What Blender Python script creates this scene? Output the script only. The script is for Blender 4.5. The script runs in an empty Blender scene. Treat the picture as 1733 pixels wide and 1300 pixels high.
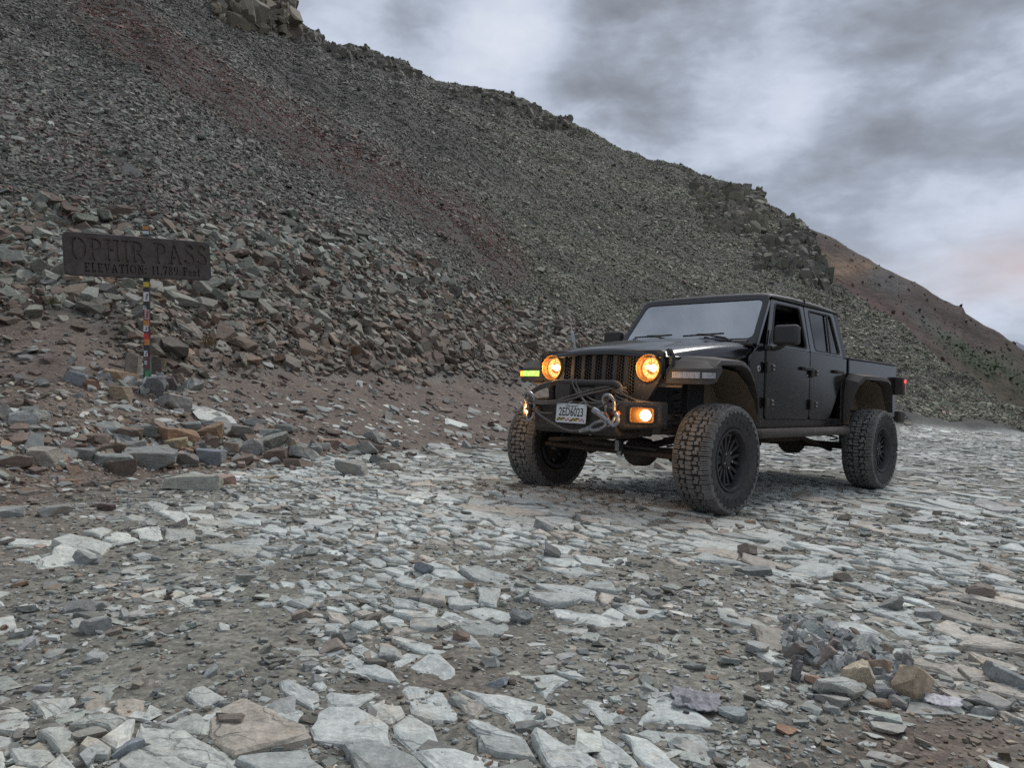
import bpy, bmesh, math, random
import numpy as np
from mathutils import Vector, Matrix, Euler

random.seed(7)
RNG = np.random.default_rng(11)
scene = bpy.context.scene
COL = scene.collection
R = math.radians

# ------------------------------------------------------------------ camera
FPX, IMW, IMH = 1289.24, 1733.0, 1300.0
CAM = np.array([0.0, 0.0, 0.932])
PITCH, ROLL = R(0.791), R(2.186)
_f = np.array([0.0, math.cos(PITCH), math.sin(PITCH)])
_r0 = np.array([1.0, 0.0, 0.0]); _u0 = np.cross(_r0, _f)
_r = _r0 * math.cos(ROLL) + _u0 * math.sin(ROLL)
_u = -_r0 * math.sin(ROLL) + _u0 * math.cos(ROLL)
cam_data = bpy.data.cameras.new('camera')
cam_data.sensor_width = 36.0
cam_data.lens = FPX / IMW * 36.0
cam_data.clip_start, cam_data.clip_end = 0.05, 30000.0
cam = bpy.data.objects.new('camera', cam_data)
COL.objects.link(cam)
cam.matrix_world = Matrix(((_r[0], _u[0], -_f[0], CAM[0]), (_r[1], _u[1], -_f[1], CAM[1]),
                           (_r[2], _u[2], -_f[2], CAM[2]), (0, 0, 0, 1)))
scene.camera = cam

def ray(px, py):
    return _f + _r * (px - IMW / 2) / FPX - _u * (py - IMH / 2) / FPX
def pt(px, py, d):
    """world point on the line of sight at horizontal range d"""
    v = ray(px, py)
    return CAM + v * (d / math.hypot(v[0], v[1]))
def project(P):
    q = np.asarray(P, float) - CAM
    z = np.maximum(q @ _f, 1e-3)
    return IMW / 2 + FPX * (q @ _r) / z, IMH / 2 - FPX * (q @ _u) / z

# ------------------------------------------------------------------ sky and sun
SUN_ELEV, SUN_AZ = R(52), R(35)          # azimuth measured from +Y (view direction) towards +X
world = bpy.data.worlds.new('World'); scene.world = world
world.use_nodes = True
def build_sky():
    nt = world.node_tree; N = nt.nodes; L = nt.links
    N.clear()
    out = N.new('ShaderNodeOutputWorld'); bg = N.new('ShaderNodeBackground')
    bg.inputs['Strength'].default_value = 0.1
    L.new(bg.outputs[0], out.inputs[0])
    sky = N.new('ShaderNodeTexSky'); sky.sky_type = 'NISHITA'; sky.sun_disc = False
    sky.sun_elevation = SUN_ELEV; sky.sun_rotation = SUN_AZ
    sky.altitude = 3500; sky.air_density = 1.0; sky.dust_density = 1.0
    tc = N.new('ShaderNodeTexCoord')
    def math_(op, a, b=None, clamp=False):
        n = N.new('ShaderNodeMath'); n.operation = op; n.use_clamp = clamp
        for i, v in enumerate((a, b)):
            if v is None: continue
            if isinstance(v, (int, float)): n.inputs[i].default_value = v
            else: L.new(v, n.inputs[i])
        return n.outputs[0]
    sep = N.new('ShaderNodeSeparateXYZ'); L.new(tc.outputs['Generated'], sep.inputs[0])
    X, Y, Z = sep.outputs
    def noise(scale, detail, rough, loc, dist=0.0):
        mp = N.new('ShaderNodeMapping'); mp.inputs['Location'].default_value = loc
        mp.inputs['Scale'].default_value = (1, 1, 2.1)
        L.new(tc.outputs['Generated'], mp.inputs['Vector'])
        n = N.new('ShaderNodeTexNoise'); n.inputs['Scale'].default_value = scale
        n.inputs['Detail'].default_value = detail; n.inputs['Roughness'].default_value = rough
        n.inputs['Distortion'].default_value = dist
        L.new(mp.outputs[0], n.inputs['Vector']); return n.outputs['Fac']
    # soft bulk, ragged break-up and thin veils
    n1 = noise(3.6, 4, 0.45, (3.3, 4.2, 0.4), 0.0)
    n2 = noise(7.5, 8, 0.52, (7.1, 2.0, 3.3), 0.15)
    n3 = noise(21.0, 6, 0.55, (1.7, 5.2, 2.3), 0.3)
    base = math_('ADD', math_('ADD', math_('MULTIPLY', n1, 0.36), math_('MULTIPLY', n2, 0.42)), math_('MULTIPLY', n3, 0.22))
    # large cloud banks standing where they do in this sky: (px, py, radius, weight)
    def lobe(px, py, rad, w, squash=1.0):
        v = ray(px, py); v = v / np.linalg.norm(v)
        sub = N.new('ShaderNodeVectorMath'); sub.operation = 'SUBTRACT'
        L.new(tc.outputs['Generated'], sub.inputs[0]); sub.inputs[1].default_value = v
        scl = N.new('ShaderNodeVectorMath'); scl.operation = 'MULTIPLY'
        L.new(sub.outputs[0], scl.inputs[0]); scl.inputs[1].default_value = (1, 1, squash)
        ln = N.new('ShaderNodeVectorMath'); ln.operation = 'LENGTH'
        L.new(scl.outputs[0], ln.inputs[0])
        # the bank's edge is torn by the cloud noise
        dd = math_('DIVIDE', math_('ADD', ln.outputs['Value'], math_('MULTIPLY', math_('SUBTRACT', n2, 0.5), rad * 1.7)), rad)
        g = math_('POWER', 2.718, math_('MULTIPLY', math_('MULTIPLY', dd, dd), -1.0))
        return math_('MULTIPLY', g, w)
    banks = [(910, 25, .05, .15, 1), (850, 85, .06, .16, 1), (760, 60, .06, .07, 1), (690, 15, .05, -.13, 1), (600, 40, .05, .06, 1), (1010, 120, .08, -.05, 1), (1240, 20, .15, -.10, 1.6),
             (1330, 175, .07, .16, 1), (1160, 150, .05, .06, 1), (1600, 240, .15, -.15, 2.8), (1420, 240, .07, -.07, 1.6), (1700, 120, .09, .12, 1.4), (1050, 200, .10, -.06, 1),
             (1450, 330, .08, .04, 1.6), (1640, 350, .12, .10, 2.0), (1640, 0, .10, -.14, 1.5), (1150, 240, .08, -.05, 1.2)]
    acc = base
    for b in banks:
        acc = math_('ADD', acc, lobe(*b))
    ramp = N.new('ShaderNodeValToRGB'); L.new(acc, ramp.inputs[0])
    e = ramp.color_ramp.elements
    e[0].position = 0.16; e[0].color = (.17, .18, .20, 1)
    e[1].position = 0.80; e[1].color = (.86, .90, .98, 1)
    m = e.new(0.35); m.color = (.31, .335, .38, 1)
    m = e.new(0.45); m.color = (.41, .455, .535, 1)
    m = e.new(0.52); m.color = (.53, .59, .69, 1)
    m = e.new(0.62); m.color = (.68, .74, .86, 1)
    # evening glow low over the valley to the right
    v = ray(1755, 458); v /= np.linalg.norm(v)
    sub = N.new('ShaderNodeVectorMath'); sub.operation = 'SUBTRACT'
    L.new(tc.outputs['Generated'], sub.inputs[0]); sub.inputs[1].default_value = v
    scl = N.new('ShaderNodeVectorMath'); scl.operation = 'MULTIPLY'
    L.new(sub.outputs[0], scl.inputs[0]); scl.inputs[1].default_value = (1, 1, 2.4)
    ln = N.new('ShaderNodeVectorMath'); ln.operation = 'LENGTH'; L.new(scl.outputs[0], ln.inputs[0])
    dd = math_('DIVIDE', math_('ADD', ln.outputs['Value'], math_('MULTIPLY', math_('SUBTRACT', n2, 0.5), .26)), .095)
    glow = math_('POWER', 2.718, math_('MULTIPLY', math_('MULTIPLY', dd, dd), -1.0), clamp=True)
    mixg = N.new('ShaderNodeMixRGB'); L.new(math_('MULTIPLY', glow, .72), mixg.inputs[0])
    L.new(ramp.outputs[0], mixg.inputs[1]); mixg.inputs[2].default_value = (.70, .53, .48, 1)
    sc = N.new('ShaderNodeVectorMath'); sc.operation = 'SCALE'; L.new(mixg.outputs[0], sc.inputs[0])
    sc.inputs['Scale'].default_value = 6.7
    sk = N.new('ShaderNodeVectorMath'); sk.operation = 'SCALE'; L.new(sky.outputs[0], sk.inputs[0])
    sk.inputs['Scale'].default_value = 0.06
    add = N.new('ShaderNodeVectorMath'); add.operation = 'ADD'
    L.new(sc.outputs[0], add.inputs[0]); L.new(sk.outputs[0], add.inputs[1])
    L.new(add.outputs[0], bg.inputs['Color'])
build_sky()
sun_d = bpy.data.lights.new('sun', 'SUN'); sun_d.energy = 1.5; sun_d.angle = R(22); sun_d.color = (1.0, .97, .93)
sun = bpy.data.objects.new('sun', sun_d); COL.objects.link(sun)
_sd = Vector((math.sin(SUN_AZ) * math.cos(SUN_ELEV), math.cos(SUN_AZ) * math.cos(SUN_ELEV), math.sin(SUN_ELEV)))
sun.rotation_euler = _sd.to_track_quat('Z', 'Y').to_euler()
sun.location = (4, 6, 12)
scene.view_settings.view_transform = 'Standard'
scene.view_settings.look = 'None'
scene.view_settings.exposure = 0.36
scene.view_settings.gamma = 1.0
scene.cycles.use_denoising = False
scene.cycles.max_bounces = 6
scene.cycles.transparent_max_bounces = 12
scene.cycles.caustics_reflective = False
scene.cycles.caustics_refractive = False

# ------------------------------------------------------------------ helpers
def setp(o, label=None, cat=None, group=None, kind=None):
    if label: o['label'] = label
    if cat: o['category'] = cat
    if group: o['group'] = group
    if kind: o['kind'] = kind
    return o
def link_mesh(name, me, mat=None, parent=None):
    o = bpy.data.objects.new(name, me); COL.objects.link(o)
    if mat is not None and len(me.materials) == 0: me.materials.append(mat)
    if parent is not None: o.parent = parent
    return o
def empty(name, loc=(0, 0, 0), rotz=0.0):
    o = bpy.data.objects.new(name, None); COL.objects.link(o)
    o.location = loc; o.rotation_euler = (0, 0, rotz); o.empty_display_size = .2
    return o

# --- numpy gradient noise
_perm = np.random.default_rng(5).permutation(512).astype(np.int64)
_ga = np.random.default_rng(6).uniform(0, 2 * math.pi, 512)
_gx, _gy = np.cos(_ga), np.sin(_ga)
def pn(x, y, seed=0):
    x = np.asarray(x, float) + seed * 37.17; y = np.asarray(y, float) - seed * 11.71
    xi = np.floor(x).astype(np.int64); yi = np.floor(y).astype(np.int64)
    xf, yf = x - xi, y - yi
    u = xf * xf * xf * (xf * (xf * 6 - 15) + 10); v = yf * yf * yf * (yf * (yf * 6 - 15) + 10)
    def g(ix, iy, fx, fy):
        h = _perm[(_perm[ix & 511] + iy) & 511]
        return _gx[h] * fx + _gy[h] * fy
    a = g(xi, yi, xf, yf); b = g(xi + 1, yi, xf - 1, yf)
    c = g(xi, yi + 1, xf, yf - 1); d = g(xi + 1, yi + 1, xf - 1, yf - 1)
    return (a + u * (b - a)) * (1 - v) + (c + u * (d - c)) * v
def fbm(x, y, octv=4, seed=0, gain=.5):
    s = 0; a = 1.0; f = 1.0
    for i in range(octv):
        s = s + a * pn(np.asarray(x) * f, np.asarray(y) * f, seed + i); a *= gain; f *= 2.03
    return s
def sstep(a, b, x):
    t = np.clip((np.asarray(x, float) - a) / (b - a), 0, 1); return t * t * (3 - 2 * t)

# --- materials
def new_mat(name):
    m = bpy.data.materials.new(name); m.use_nodes = True
    nt = m.node_tree; b = nt.nodes['Principled BSDF']
    return m, nt, b
def nmath(nt, op, a, b=None, clamp=False):
    n = nt.nodes.new('ShaderNodeMath'); n.operation = op; n.use_clamp = clamp
    for i, v in enumerate((a, b)):
        if v is None: continue
        if isinstance(v, (int, float)): n.inputs[i].default_value = v
        else: nt.links.new(v, n.inputs[i])
    return n.outputs[0]
def nnoise(nt, vec, scale, detail=4, rough=.5, dist=0):
    n = nt.nodes.new('ShaderNodeTexNoise'); n.inputs['Scale'].default_value = scale
    n.inputs['Detail'].default_value = detail; n.inputs['Roughness'].default_value = rough
    n.inputs['Distortion'].default_value = dist
    if vec is not None: nt.links.new(vec, n.inputs['Vector'])
    return n.outputs['Fac']
def nramp(nt, fac, stops):
    n = nt.nodes.new('ShaderNodeValToRGB'); nt.links.new(fac, n.inputs[0])
    e = n.color_ramp.elements
    while len(e) < len(stops): e.new(.5)
    for q, (p, c) in zip(e, stops):
        q.position = p; q.color = (c, c, c, 1) if isinstance(c, (int, float)) else (*c, 1)
    return n.outputs[0]
def nmix(nt, fac, a, b, mode='MIX'):
    n = nt.nodes.new('ShaderNodeMixRGB'); n.blend_type = mode
    for i, v in enumerate((fac, a, b)):
        if isinstance(v, (int, float)): n.inputs[i].default_value = v if i == 0 else (v, v, v, 1)
        elif isinstance(v, tuple): n.inputs[i].default_value = (*v, 1)
        else: nt.links.new(v, n.inputs[i])
    return n.outputs[0]
def nbump(nt, b, height, strength, dist=.02):
    n = nt.nodes.new('ShaderNodeBump'); n.inputs['Strength'].default_value = strength
    n.inputs['Distance'].default_value = dist
    nt.links.new(height, n.inputs['Height']); nt.links.new(n.outputs[0], b.inputs['Normal'])
def simple_mat(name, col, rough=.5, metal=0.0, bump=None, var=0.0, vscale=8, coat=0.0):
    m, nt, b = new_mat(name)
    b.inputs['Base Color'].default_value = (*col, 1); b.inputs['Roughness'].default_value = rough
    b.inputs['Metallic'].default_value = metal
    if coat: b.inputs['Coat Weight'].default_value = coat
    tc = nt.nodes.new('ShaderNodeTexCoord')
    if var:
        f = nnoise(nt, tc.outputs['Object'], vscale, 6, .6)
        c = nmix(nt, 1.0, col, nramp(nt, f, [(.3, 1 - var), (.7, 1 + var)]), 'MULTIPLY')
        nt.links.new(c, b.inputs['Base Color'])
    if bump:
        nbump(nt, b, nnoise(nt, tc.outputs['Object'], bump[0], 5, .6), bump[1], bump[2])
    return m

# ================================================================== TERRAIN
def _az(px): return math.atan2(px - IMW / 2, FPX)
def _knot_dz(lst):
    a = [(_az(px), d, z) for px, d, z in lst]; return a
def _knot_py(lst):
    o = []
    for px, py, d in lst:
        p = pt(px, py, d); o.append((math.atan2(p[0], p[1]), d, p[2]))
    return o
def _fin(lst, ends):
    lst = sorted(lst)
    lst = [(-math.pi, *ends), (-2.0, *ends)] + lst + [(1.9, *ends), (math.pi, *ends)]
    a = np.array(lst); return a[:, 0], a[:, 1], a[:, 2]
K1 = _fin(_knot_dz([(-900, 6.0, .05), (-300, 6.4, .05), (0, 6.9, .05), (240, 7.6, .06), (600, 9.5, .10), (880, 12.5, .12),
                    (1200, 18, .05), (1540, 28.5, 0), (1733, 30, 0), (2100, 31, -.1), (2600, 32, -.2)]), (30, 0))
K2 = _fin(_knot_py([(-900, 560, 8.7), (-300, 575, 9.5), (0, 585, 10.8), (120, 563, 11.3), (240, 632, 10.5), (400, 645, 11.3),
                    (600, 642, 13.3), (750, 652, 15.5), (880, 660, 17.3), (1200, 690, 23.5), (1540, 722, 31), (1733, 733, 33), (2100, 745, 35),
                    (2600, 770, 36)]), (34, 0))
K3 = _fin(_knot_py([(-900, 300, 14), (-300, 345, 14.5), (0, 375, 14.8), (240, 390, 15), (450, 388, 17.5), (600, 395, 20),
                    (750, 450, 22), (880, 525, 24.5), (1040, 560, 27), (1200, 610, 29), (1540, 700, 33.5), (1733, 722, 35),
                    (2100, 742, 36.5), (2600, 770, 37.5)]), (37, .05))
_sky = [(-900, -500), (-300, -330), (0, -250), (300, -110), (380, -60), (470, 10), (497, 40), (510, 42), (535, 47), (545, 58),
        (560, 63), (580, 72), (590, 67), (605, 75), (640, 82), (655, 95), (690, 104), (715, 125), (735, 136), (765, 138),
        (800, 142), (830, 150), (850, 151), (875, 158), (905, 175), (950, 193), (1000, 218), (1030, 232), (1055, 250),
        (1070, 257), (1140, 270), (1180, 285), (1225, 300), (1260, 310), (1288, 320), (1298, 342), (1330, 355), (1352, 366),
        (1367, 382), (1374, 398), (1384, 422), (1403, 439), (1406, 476), (1445, 497), (1485, 525), (1529, 549), (1584, 591),
        (1623, 620), (1655, 635), (1689, 661), (1733, 686), (1800, 712), (2100, 750), (2600, 780)]
_cd = np.array([(-900, 57), (380, 57), (490, 57), (700, 60), (900, 65), (1100, 68), (1290, 66), (1400, 58), (1480, 50),
                (1600, 42), (1733, 37.5), (2100, 37.2), (2600, 38.5)], float)
K4 = _fin(_knot_py([(x, y, float(np.interp(x, _cd[:, 0], _cd[:, 1]))) for x, y in _sky]), (42, .1))
TRUCK_LOC = np.array([1.051, 6.919]); TRUCK_ROT = R(225.723)
_tx = np.array([math.cos(TRUCK_ROT), math.sin(TRUCK_ROT)])
def knots(az):
    return [(np.interp(az, k[0], k[1]), np.interp(az, k[0], k[2])) for k in (K1, K2, K3, K4)]
def _profile(kn, d):
    (d1, z1), (d2, z2), (d3, z3), (d4, z4) = kn
    ds = [0 * d1, d1, d2, d3, d4, d4 + 30, d4 + 160, 0 * d1 + 6000]
    zs = [0 * z1, z1, z2, z3, z4, z4 - 14, np.minimum(z4 - 40, -25), 0 * z1 - 200]
    z = np.zeros_like(d)
    for i in range(7):
        t = np.clip((d - ds[i]) / np.maximum(ds[i + 1] - ds[i], 1e-3), 0, 1)
        z = np.where(d >= ds[i], zs[i] + (zs[i + 1] - zs[i]) * t, z)
    return z
def terrain(X, Y):
    X = np.asarray(X, float); Y = np.asarray(Y, float)
    az = np.arctan2(X, Y); d = np.hypot(X, Y); kn = knots(az)
    z = 0.5 * _profile(kn, d) + .25 * _profile(kn, d * 1.025) + .25 * _profile(kn, d * .975)
    (d1, _), (d2, _), (d3, _), (d4, _) = kn
    a_ap = sstep(-.5, .8, (d - d1) / np.maximum(d2 - d1, .5)); a_bk = sstep(-.3, .5, (d - d2) / (d3 - d2)); a_sc = sstep(0, .6, (d - d3) / (d4 - d3 + .1))
    q = X - TRUCK_LOC[0], Y - TRUCK_LOC[1]
    lx = q[0] * _tx[0] + q[1] * _tx[1]; ly = -q[0] * _tx[1] + q[1] * _tx[0]
    near = sstep(1.2, 2.2, np.maximum(np.abs(lx + 1.75) - 1.6, np.abs(ly)))   # level under the wheels
    amp = (.022 + .045 * a_ap) * (.25 + .75 * near)
    z = z + amp * fbm(X * 1.1, Y * 1.1, 3, 3) + (.009 * fbm(X * 5, Y * 5, 3, 9)) * (.4 + .6 * near)
    z = z + a_bk * .33 * fbm(X * .55, Y * .55, 3, 13) * np.clip(d / 25, .4, 1.2) + a_sc * .5 * fbm(X * .16, Y * .16, 2, 17)
    # unseen slope across the pass, added at right to darken the door reflections
    w = sstep(R(50), R(72), az) * (1 - sstep(R(150), R(172), az))
    z = z + w * .48 * np.clip(d - 24, 0, 75) * (1 - .8 * sstep(100, 400, d))
    return z
def normal_at(X, Y, e=.25):
    gx = (terrain(X + e, Y) - terrain(X - e, Y)) / (2 * e); gy = (terrain(X, Y + e) - terrain(X, Y - e)) / (2 * e)
    n = np.stack([-gx, -gy, np.ones_like(gx)], -1); return n / np.linalg.norm(n, axis=-1, keepdims=True)
def ground_at(px, py, dmin=1.2, dmax=90):
    v = ray(px, py); h = math.hypot(v[0], v[1])
    d = np.geomspace(dmin, dmax, 1500); P = CAM[None] + v[None] * (d / h)[:, None]
    f = P[:, 2] - terrain(P[:, 0], P[:, 1]); i = int(np.argmax(f < 0))
    if i == 0: i = len(d) - 1
    return P[i], d[i]
def seg_dist(px, py, poly):
    best = np.full(np.shape(px), 1e9)
    for (x0, y0), (x1, y1) in zip(poly[:-1], poly[1:]):
        dx, dy = x1 - x0, y1 - y0; t = np.clip(((px - x0) * dx + (py - y0) * dy) / (dx * dx + dy * dy), 0, 1)
        best = np.minimum(best, np.hypot(px - x0 - t * dx, py - y0 - t * dy))
    return best
RED_BAND = [(60, -60), (170, 15), (300, 105), (430, 180), (560, 255), (680, 320), (770, 365), (860, 450)]
# colour fields of the ground (linear), as functions of place
def zone_fields(P):
    px, py = project(P)
    X, Y = P[..., 0], P[..., 1]
    az = np.arctan2(X, Y); d = np.hypot(X, Y); (d1, _), (d2, _), (d3, _), (d4, _) = knots(az)
    return px, py, d, d1, d2, d3, d4
def brown_amount(P):
    """bare reddish dirt: the apron under the bank, the pocket at lower right, strip by the sign"""
    px, py, d, d1, d2, d3, d4 = zone_fields(P)
    w = fbm(P[..., 0] * .8, P[..., 1] * .8, 3, 23) * .5
    a = sstep(-.25, .25, (d - d1) / 2.2 + .15 + w * .8) * (1 - sstep(-.1, .35, (d - d2) / 3 + w * .5)) * sstep(1350, 1050, px)
    left = sstep(330, -120, px + w * 160) * sstep(1050, 860, py) * (d < d3)
    pock = np.exp(-(((px - 1600) / 190) ** 2 + ((py - 1262) / 62) ** 2) ** 1.5)
    pock2 = .7 * np.exp(-(((px - 760) / 130) ** 2 + ((py - 1150) / 60) ** 2)) + .7 * np.exp(-(((px - 1540) / 90) ** 2 + ((py - 725) / 14) ** 2)) * (d < 36)
    return np.clip(a + left * .8 + pock + pock2 * .8, 0, 1)
def ground_color(P):
    px, py, d, d1, d2, d3, d4 = zone_fields(P)
    n = fbm(P[..., 0] * 1.7, P[..., 1] * 1.7, 4, 31)[..., None]
    dirt = np.array([.178, .170, .142]); brown = np.array([.128, .098, .077]); pale = np.array([.25, .262, .25]); scree = np.array([.050, .049, .043])  # scree darkened to stand for shade in the gaps between stones
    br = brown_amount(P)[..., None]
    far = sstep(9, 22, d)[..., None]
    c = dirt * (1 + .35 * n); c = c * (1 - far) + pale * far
    c = c * (1 - br) + brown * (1 + .3 * n) * br
    s = np.maximum(sstep(-.05, .25, (d - d2) / 3), sstep(R(46), R(56), np.arctan2(P[..., 0], P[..., 1])) * sstep(14, 26, d))[..., None] * (1 - .75 * br)  # unseen right-hand slope also coloured dark for the door reflections
    c = c * (1 - s) + scree * s
    return np.clip(c, .01, 1)

def build_ground():
    az = np.concatenate([np.linspace(R(-180), R(-56), 36, endpoint=False), np.linspace(R(-56), R(56), 620, endpoint=False),
                         np.linspace(R(56), R(180), 36, endpoint=False)])
    d = np.concatenate([[.05, .5], np.geomspace(1.0, 110, 400), np.geomspace(120, 5500, 24)])
    A, D = np.meshgrid(az, d, indexing='ij')
    X, Y = D * np.sin(A), D * np.cos(A)
    Z = terrain(X, Y)
    V = np.stack([X, Y, Z], -1)
    nA, nD = A.shape
    idx = np.arange(nA * nD).reshape(nA, nD)
    a = idx; b = np.roll(idx, -1, axis=0)
    F = np.stack([a[:, :-1], a[:, 1:], b[:, 1:], b[:, :-1]], -1).reshape(-1, 4)
    me = bpy.data.meshes.new('ground')
    me.vertices.add(nA * nD); me.vertices.foreach_set('co', V.reshape(-1).astype(np.float32))
    me.loops.add(len(F) * 4); me.loops.foreach_set('vertex_index', F.reshape(-1).astype(np.int32))
    me.polygons.add(len(F)); me.polygons.foreach_set('loop_start', (np.arange(len(F)) * 4).astype(np.int32))
    me.polygons.foreach_set('use_smooth', np.ones(len(F), bool))
    me.update(); me.validate()
    ca = me.attributes.new('tint', 'FLOAT_COLOR', 'POINT')
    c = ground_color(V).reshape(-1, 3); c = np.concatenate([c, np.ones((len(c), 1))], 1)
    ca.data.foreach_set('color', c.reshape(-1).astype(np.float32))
    m, nt, bs = new_mat('dirt_and_gravel')
    at = nt.nodes.new('ShaderNodeAttribute'); at.attribute_name = 'tint'
    geo = nt.nodes.new('ShaderNodeNewGeometry'); P = geo.outputs['Position']
    f1 = nnoise(nt, P, 38, 6, .65); f2 = nnoise(nt, P, 6, 6, .6)
    vor = nt.nodes.new('ShaderNodeTexVoronoi'); vor.inputs['Scale'].default_value = 42; nt.links.new(P, vor.inputs['Vector'])
    vc = nt.nodes.new('ShaderNodeSeparateColor'); nt.links.new(vor.outputs['Color'], vc.inputs[0])
    c = nmix(nt, 1, at.outputs['Color'], nramp(nt, f1, [(.25, .55), (.75, 1.5)]), 'MULTIPLY')
    c = nmix(nt, 1, c, nramp(nt, f2, [(.3, .75), (.7, 1.25)]), 'MULTIPLY')
    c = nmix(nt, .55, c, nmix(nt, 1, c, nramp(nt, vc.outputs[0], [(0, .55), (1, 1.7)]), 'MULTIPLY'))
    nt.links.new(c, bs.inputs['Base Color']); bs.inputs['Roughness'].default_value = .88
    h = nmath(nt, 'ADD', nmath(nt, 'MULTIPLY', f1, .6), nmath(nt, 'MULTIPLY', nmath(nt, 'SUBTRACT', 1, vor.outputs['Distance']), .5))
    nbump(nt, bs, h, .8, .018)
    o = link_mesh('ground', me, m); setp(o, kind='structure')
    return o
ground = build_ground()

# ================================================================== ROCK MATERIALS AND SHAPES
def rock_material(name, source):
    m, nt, b = new_mat(name)
    if source == 'object':
        oi = nt.nodes.new('ShaderNodeObjectInfo'); tint = oi.outputs['Color']
    else:
        at = nt.nodes.new('ShaderNodeAttribute'); at.attribute_name = 'tint'
        at.attribute_type = 'INSTANCER' if source == 'instancer' else 'GEOMETRY'; tint = at.outputs['Color']
    geo = nt.nodes.new('ShaderNodeNewGeometry'); P = geo.outputs['Position']
    f1 = nnoise(nt, P, 24, 8, .68); f2 = nnoise(nt, P, 4.5, 5, .6, .6); f3 = nnoise(nt, P, 95, 4, .7)
    c = nmix(nt, 1, tint, nramp(nt, f1, [(.28, .68), (.72, 1.3)]), 'MULTIPLY')
    c = nmix(nt, 1, c, nramp(nt, f3, [(.3, .78), (.7, 1.2)]), 'MULTIPLY')
    rust = nramp(nt, f2, [(.56, 0.0), (.74, .55)])
    c = nmix(nt, rust, c, nmix(nt, 1, c, (1.12, .86, .64), 'MULTIPLY'))
    if source == 'geometry':
        mpc = nt.nodes.new('ShaderNodeMapping'); mpc.inputs['Rotation'].default_value = (0, 0, R(43)); mpc.inputs['Scale'].default_value = (.55, 1.0, .3)
        wob = nt.nodes.new('ShaderNodeVectorMath'); wob.operation = 'ADD'
        nz = nt.nodes.new('ShaderNodeTexNoise'); nz.inputs['Scale'].default_value = 5; nz.inputs['Detail'].default_value = 5; nt.links.new(P, nz.inputs['Vector'])
        sc_ = nt.nodes.new('ShaderNodeVectorMath'); sc_.operation = 'SCALE'; sc_.inputs['Scale'].default_value = .28; nt.links.new(nz.outputs['Color'], sc_.inputs[0])
        nt.links.new(P, wob.inputs[0]); nt.links.new(sc_.outputs[0], wob.inputs[1]); nt.links.new(wob.outputs[0], mpc.inputs[0])
        vo = nt.nodes.new('ShaderNodeTexVoronoi'); vo.feature = 'DISTANCE_TO_EDGE'; vo.inputs['Scale'].default_value = 9; nt.links.new(mpc.outputs[0], vo.inputs['Vector'])
        crack = nramp(nt, vo.outputs['Distance'], [(.012, 1.0), (.04, 0.0)])
        gate = nramp(nt, nnoise(nt, P, 3.1, 3, .5), [(.48, 0.0), (.64, 1.0)])
        ck = nmath(nt, 'MULTIPLY', crack, gate)
        c = nmix(nt, nmath(nt, 'MULTIPLY', ck, .45), c, (.085, .08, .07))
    nt.links.new(c, b.inputs['Base Color'])
    b.inputs['Roughness'].default_value = .78; b.inputs['Specular IOR Level'].default_value = .35
    # layered fracture relief
    wv = nt.nodes.new('ShaderNodeTexNoise'); wv.inputs['Scale'].default_value = 9; wv.inputs['Detail'].default_value = 7
    mp = nt.nodes.new('ShaderNodeMapping'); mp.inputs['Scale'].default_value = (1, 1, 3.5); mp.inputs['Rotation'].default_value = (.2, .1, .7)
    nt.links.new(P, mp.inputs[0]); nt.links.new(mp.outputs[0], wv.inputs['Vector'])
    h = nmath(nt, 'ADD', nmath(nt, 'MULTIPLY', wv.outputs['Fac'], .9), nmath(nt, 'MULTIPLY', f1, .5))
    if source == 'geometry': h = nmath(nt, 'SUBTRACT', h, nmath(nt, 'MULTIPLY', ck, .5))
    nbump(nt, b, h, .55, .03)
    return m
MAT_INST = rock_material('scree_stone', 'instancer')
MAT_OBJ = rock_material('loose_stone', 'object')
MAT_ATTR = rock_material('bedrock_slab', 'geometry')

def cut_rock(seed, dims=(1, .72, .42), cuts=11, bevel=.02, detail=False):
    """a block broken along random planes, unit length"""
    r = random.Random(seed)
    bm = bmesh.new(); bmesh.ops.create_cube(bm, size=1.0)
    for v in bm.verts:
        v.co.x *= 1 + r.uniform(-.12, .12); v.co.y *= 1 + r.uniform(-.15, .15); v.co.z *= 1 + r.uniform(-.12, .12)
    for k in range(cuts):
        n = Vector((r.gauss(0, 1), r.gauss(0, 1), r.gauss(0, .35 if k < 3 else .8))).normalized()
        sup = max(n.dot(v.co) for v in bm.verts)
        bmesh.ops.bisect_plane(bm, geom=bm.verts[:] + bm.edges[:] + bm.faces[:], plane_co=n * (sup * (r.uniform(.30, .7) if k < 3 else r.uniform(.6, .92))), plane_no=n, clear_outer=True)
        ed = [e for e in bm.edges if e.is_boundary]
        if ed: bmesh.ops.edgenet_fill(bm, edges=ed)
    for v in bm.verts: v.co = Vector((v.co.x * dims[0], v.co.y * dims[1], v.co.z * dims[2]))
    bmesh.ops.remove_doubles(bm, verts=bm.verts[:], dist=.03)
    bmesh.ops.recalc_face_normals(bm, faces=bm.faces[:])
    if bevel:
        bmesh.ops.bevel(bm, geom=bm.edges[:], offset=bevel, segments=1, profile=.6, affect='EDGES', clamp_overlap=True)
    if detail:
        bmesh.ops.triangulate(bm, faces=bm.faces[:])
        bmesh.ops.subdivide_edges(bm, edges=[e for e in bm.edges if e.calc_length() > .14], cuts=1, use_grid_fill=False)
        for v in bm.verts:
            j = .014
            v.co += Vector((r.uniform(-j, j), r.uniform(-j, j), r.uniform(-j, j)))
    me = bpy.data.meshes.new('stone'); bm.to_mesh(me); bm.free()
    return me
proto_col = bpy.data.collections.new('stone_shapes')          # shapes only; not linked to the scene
N_PROTO = 18
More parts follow.
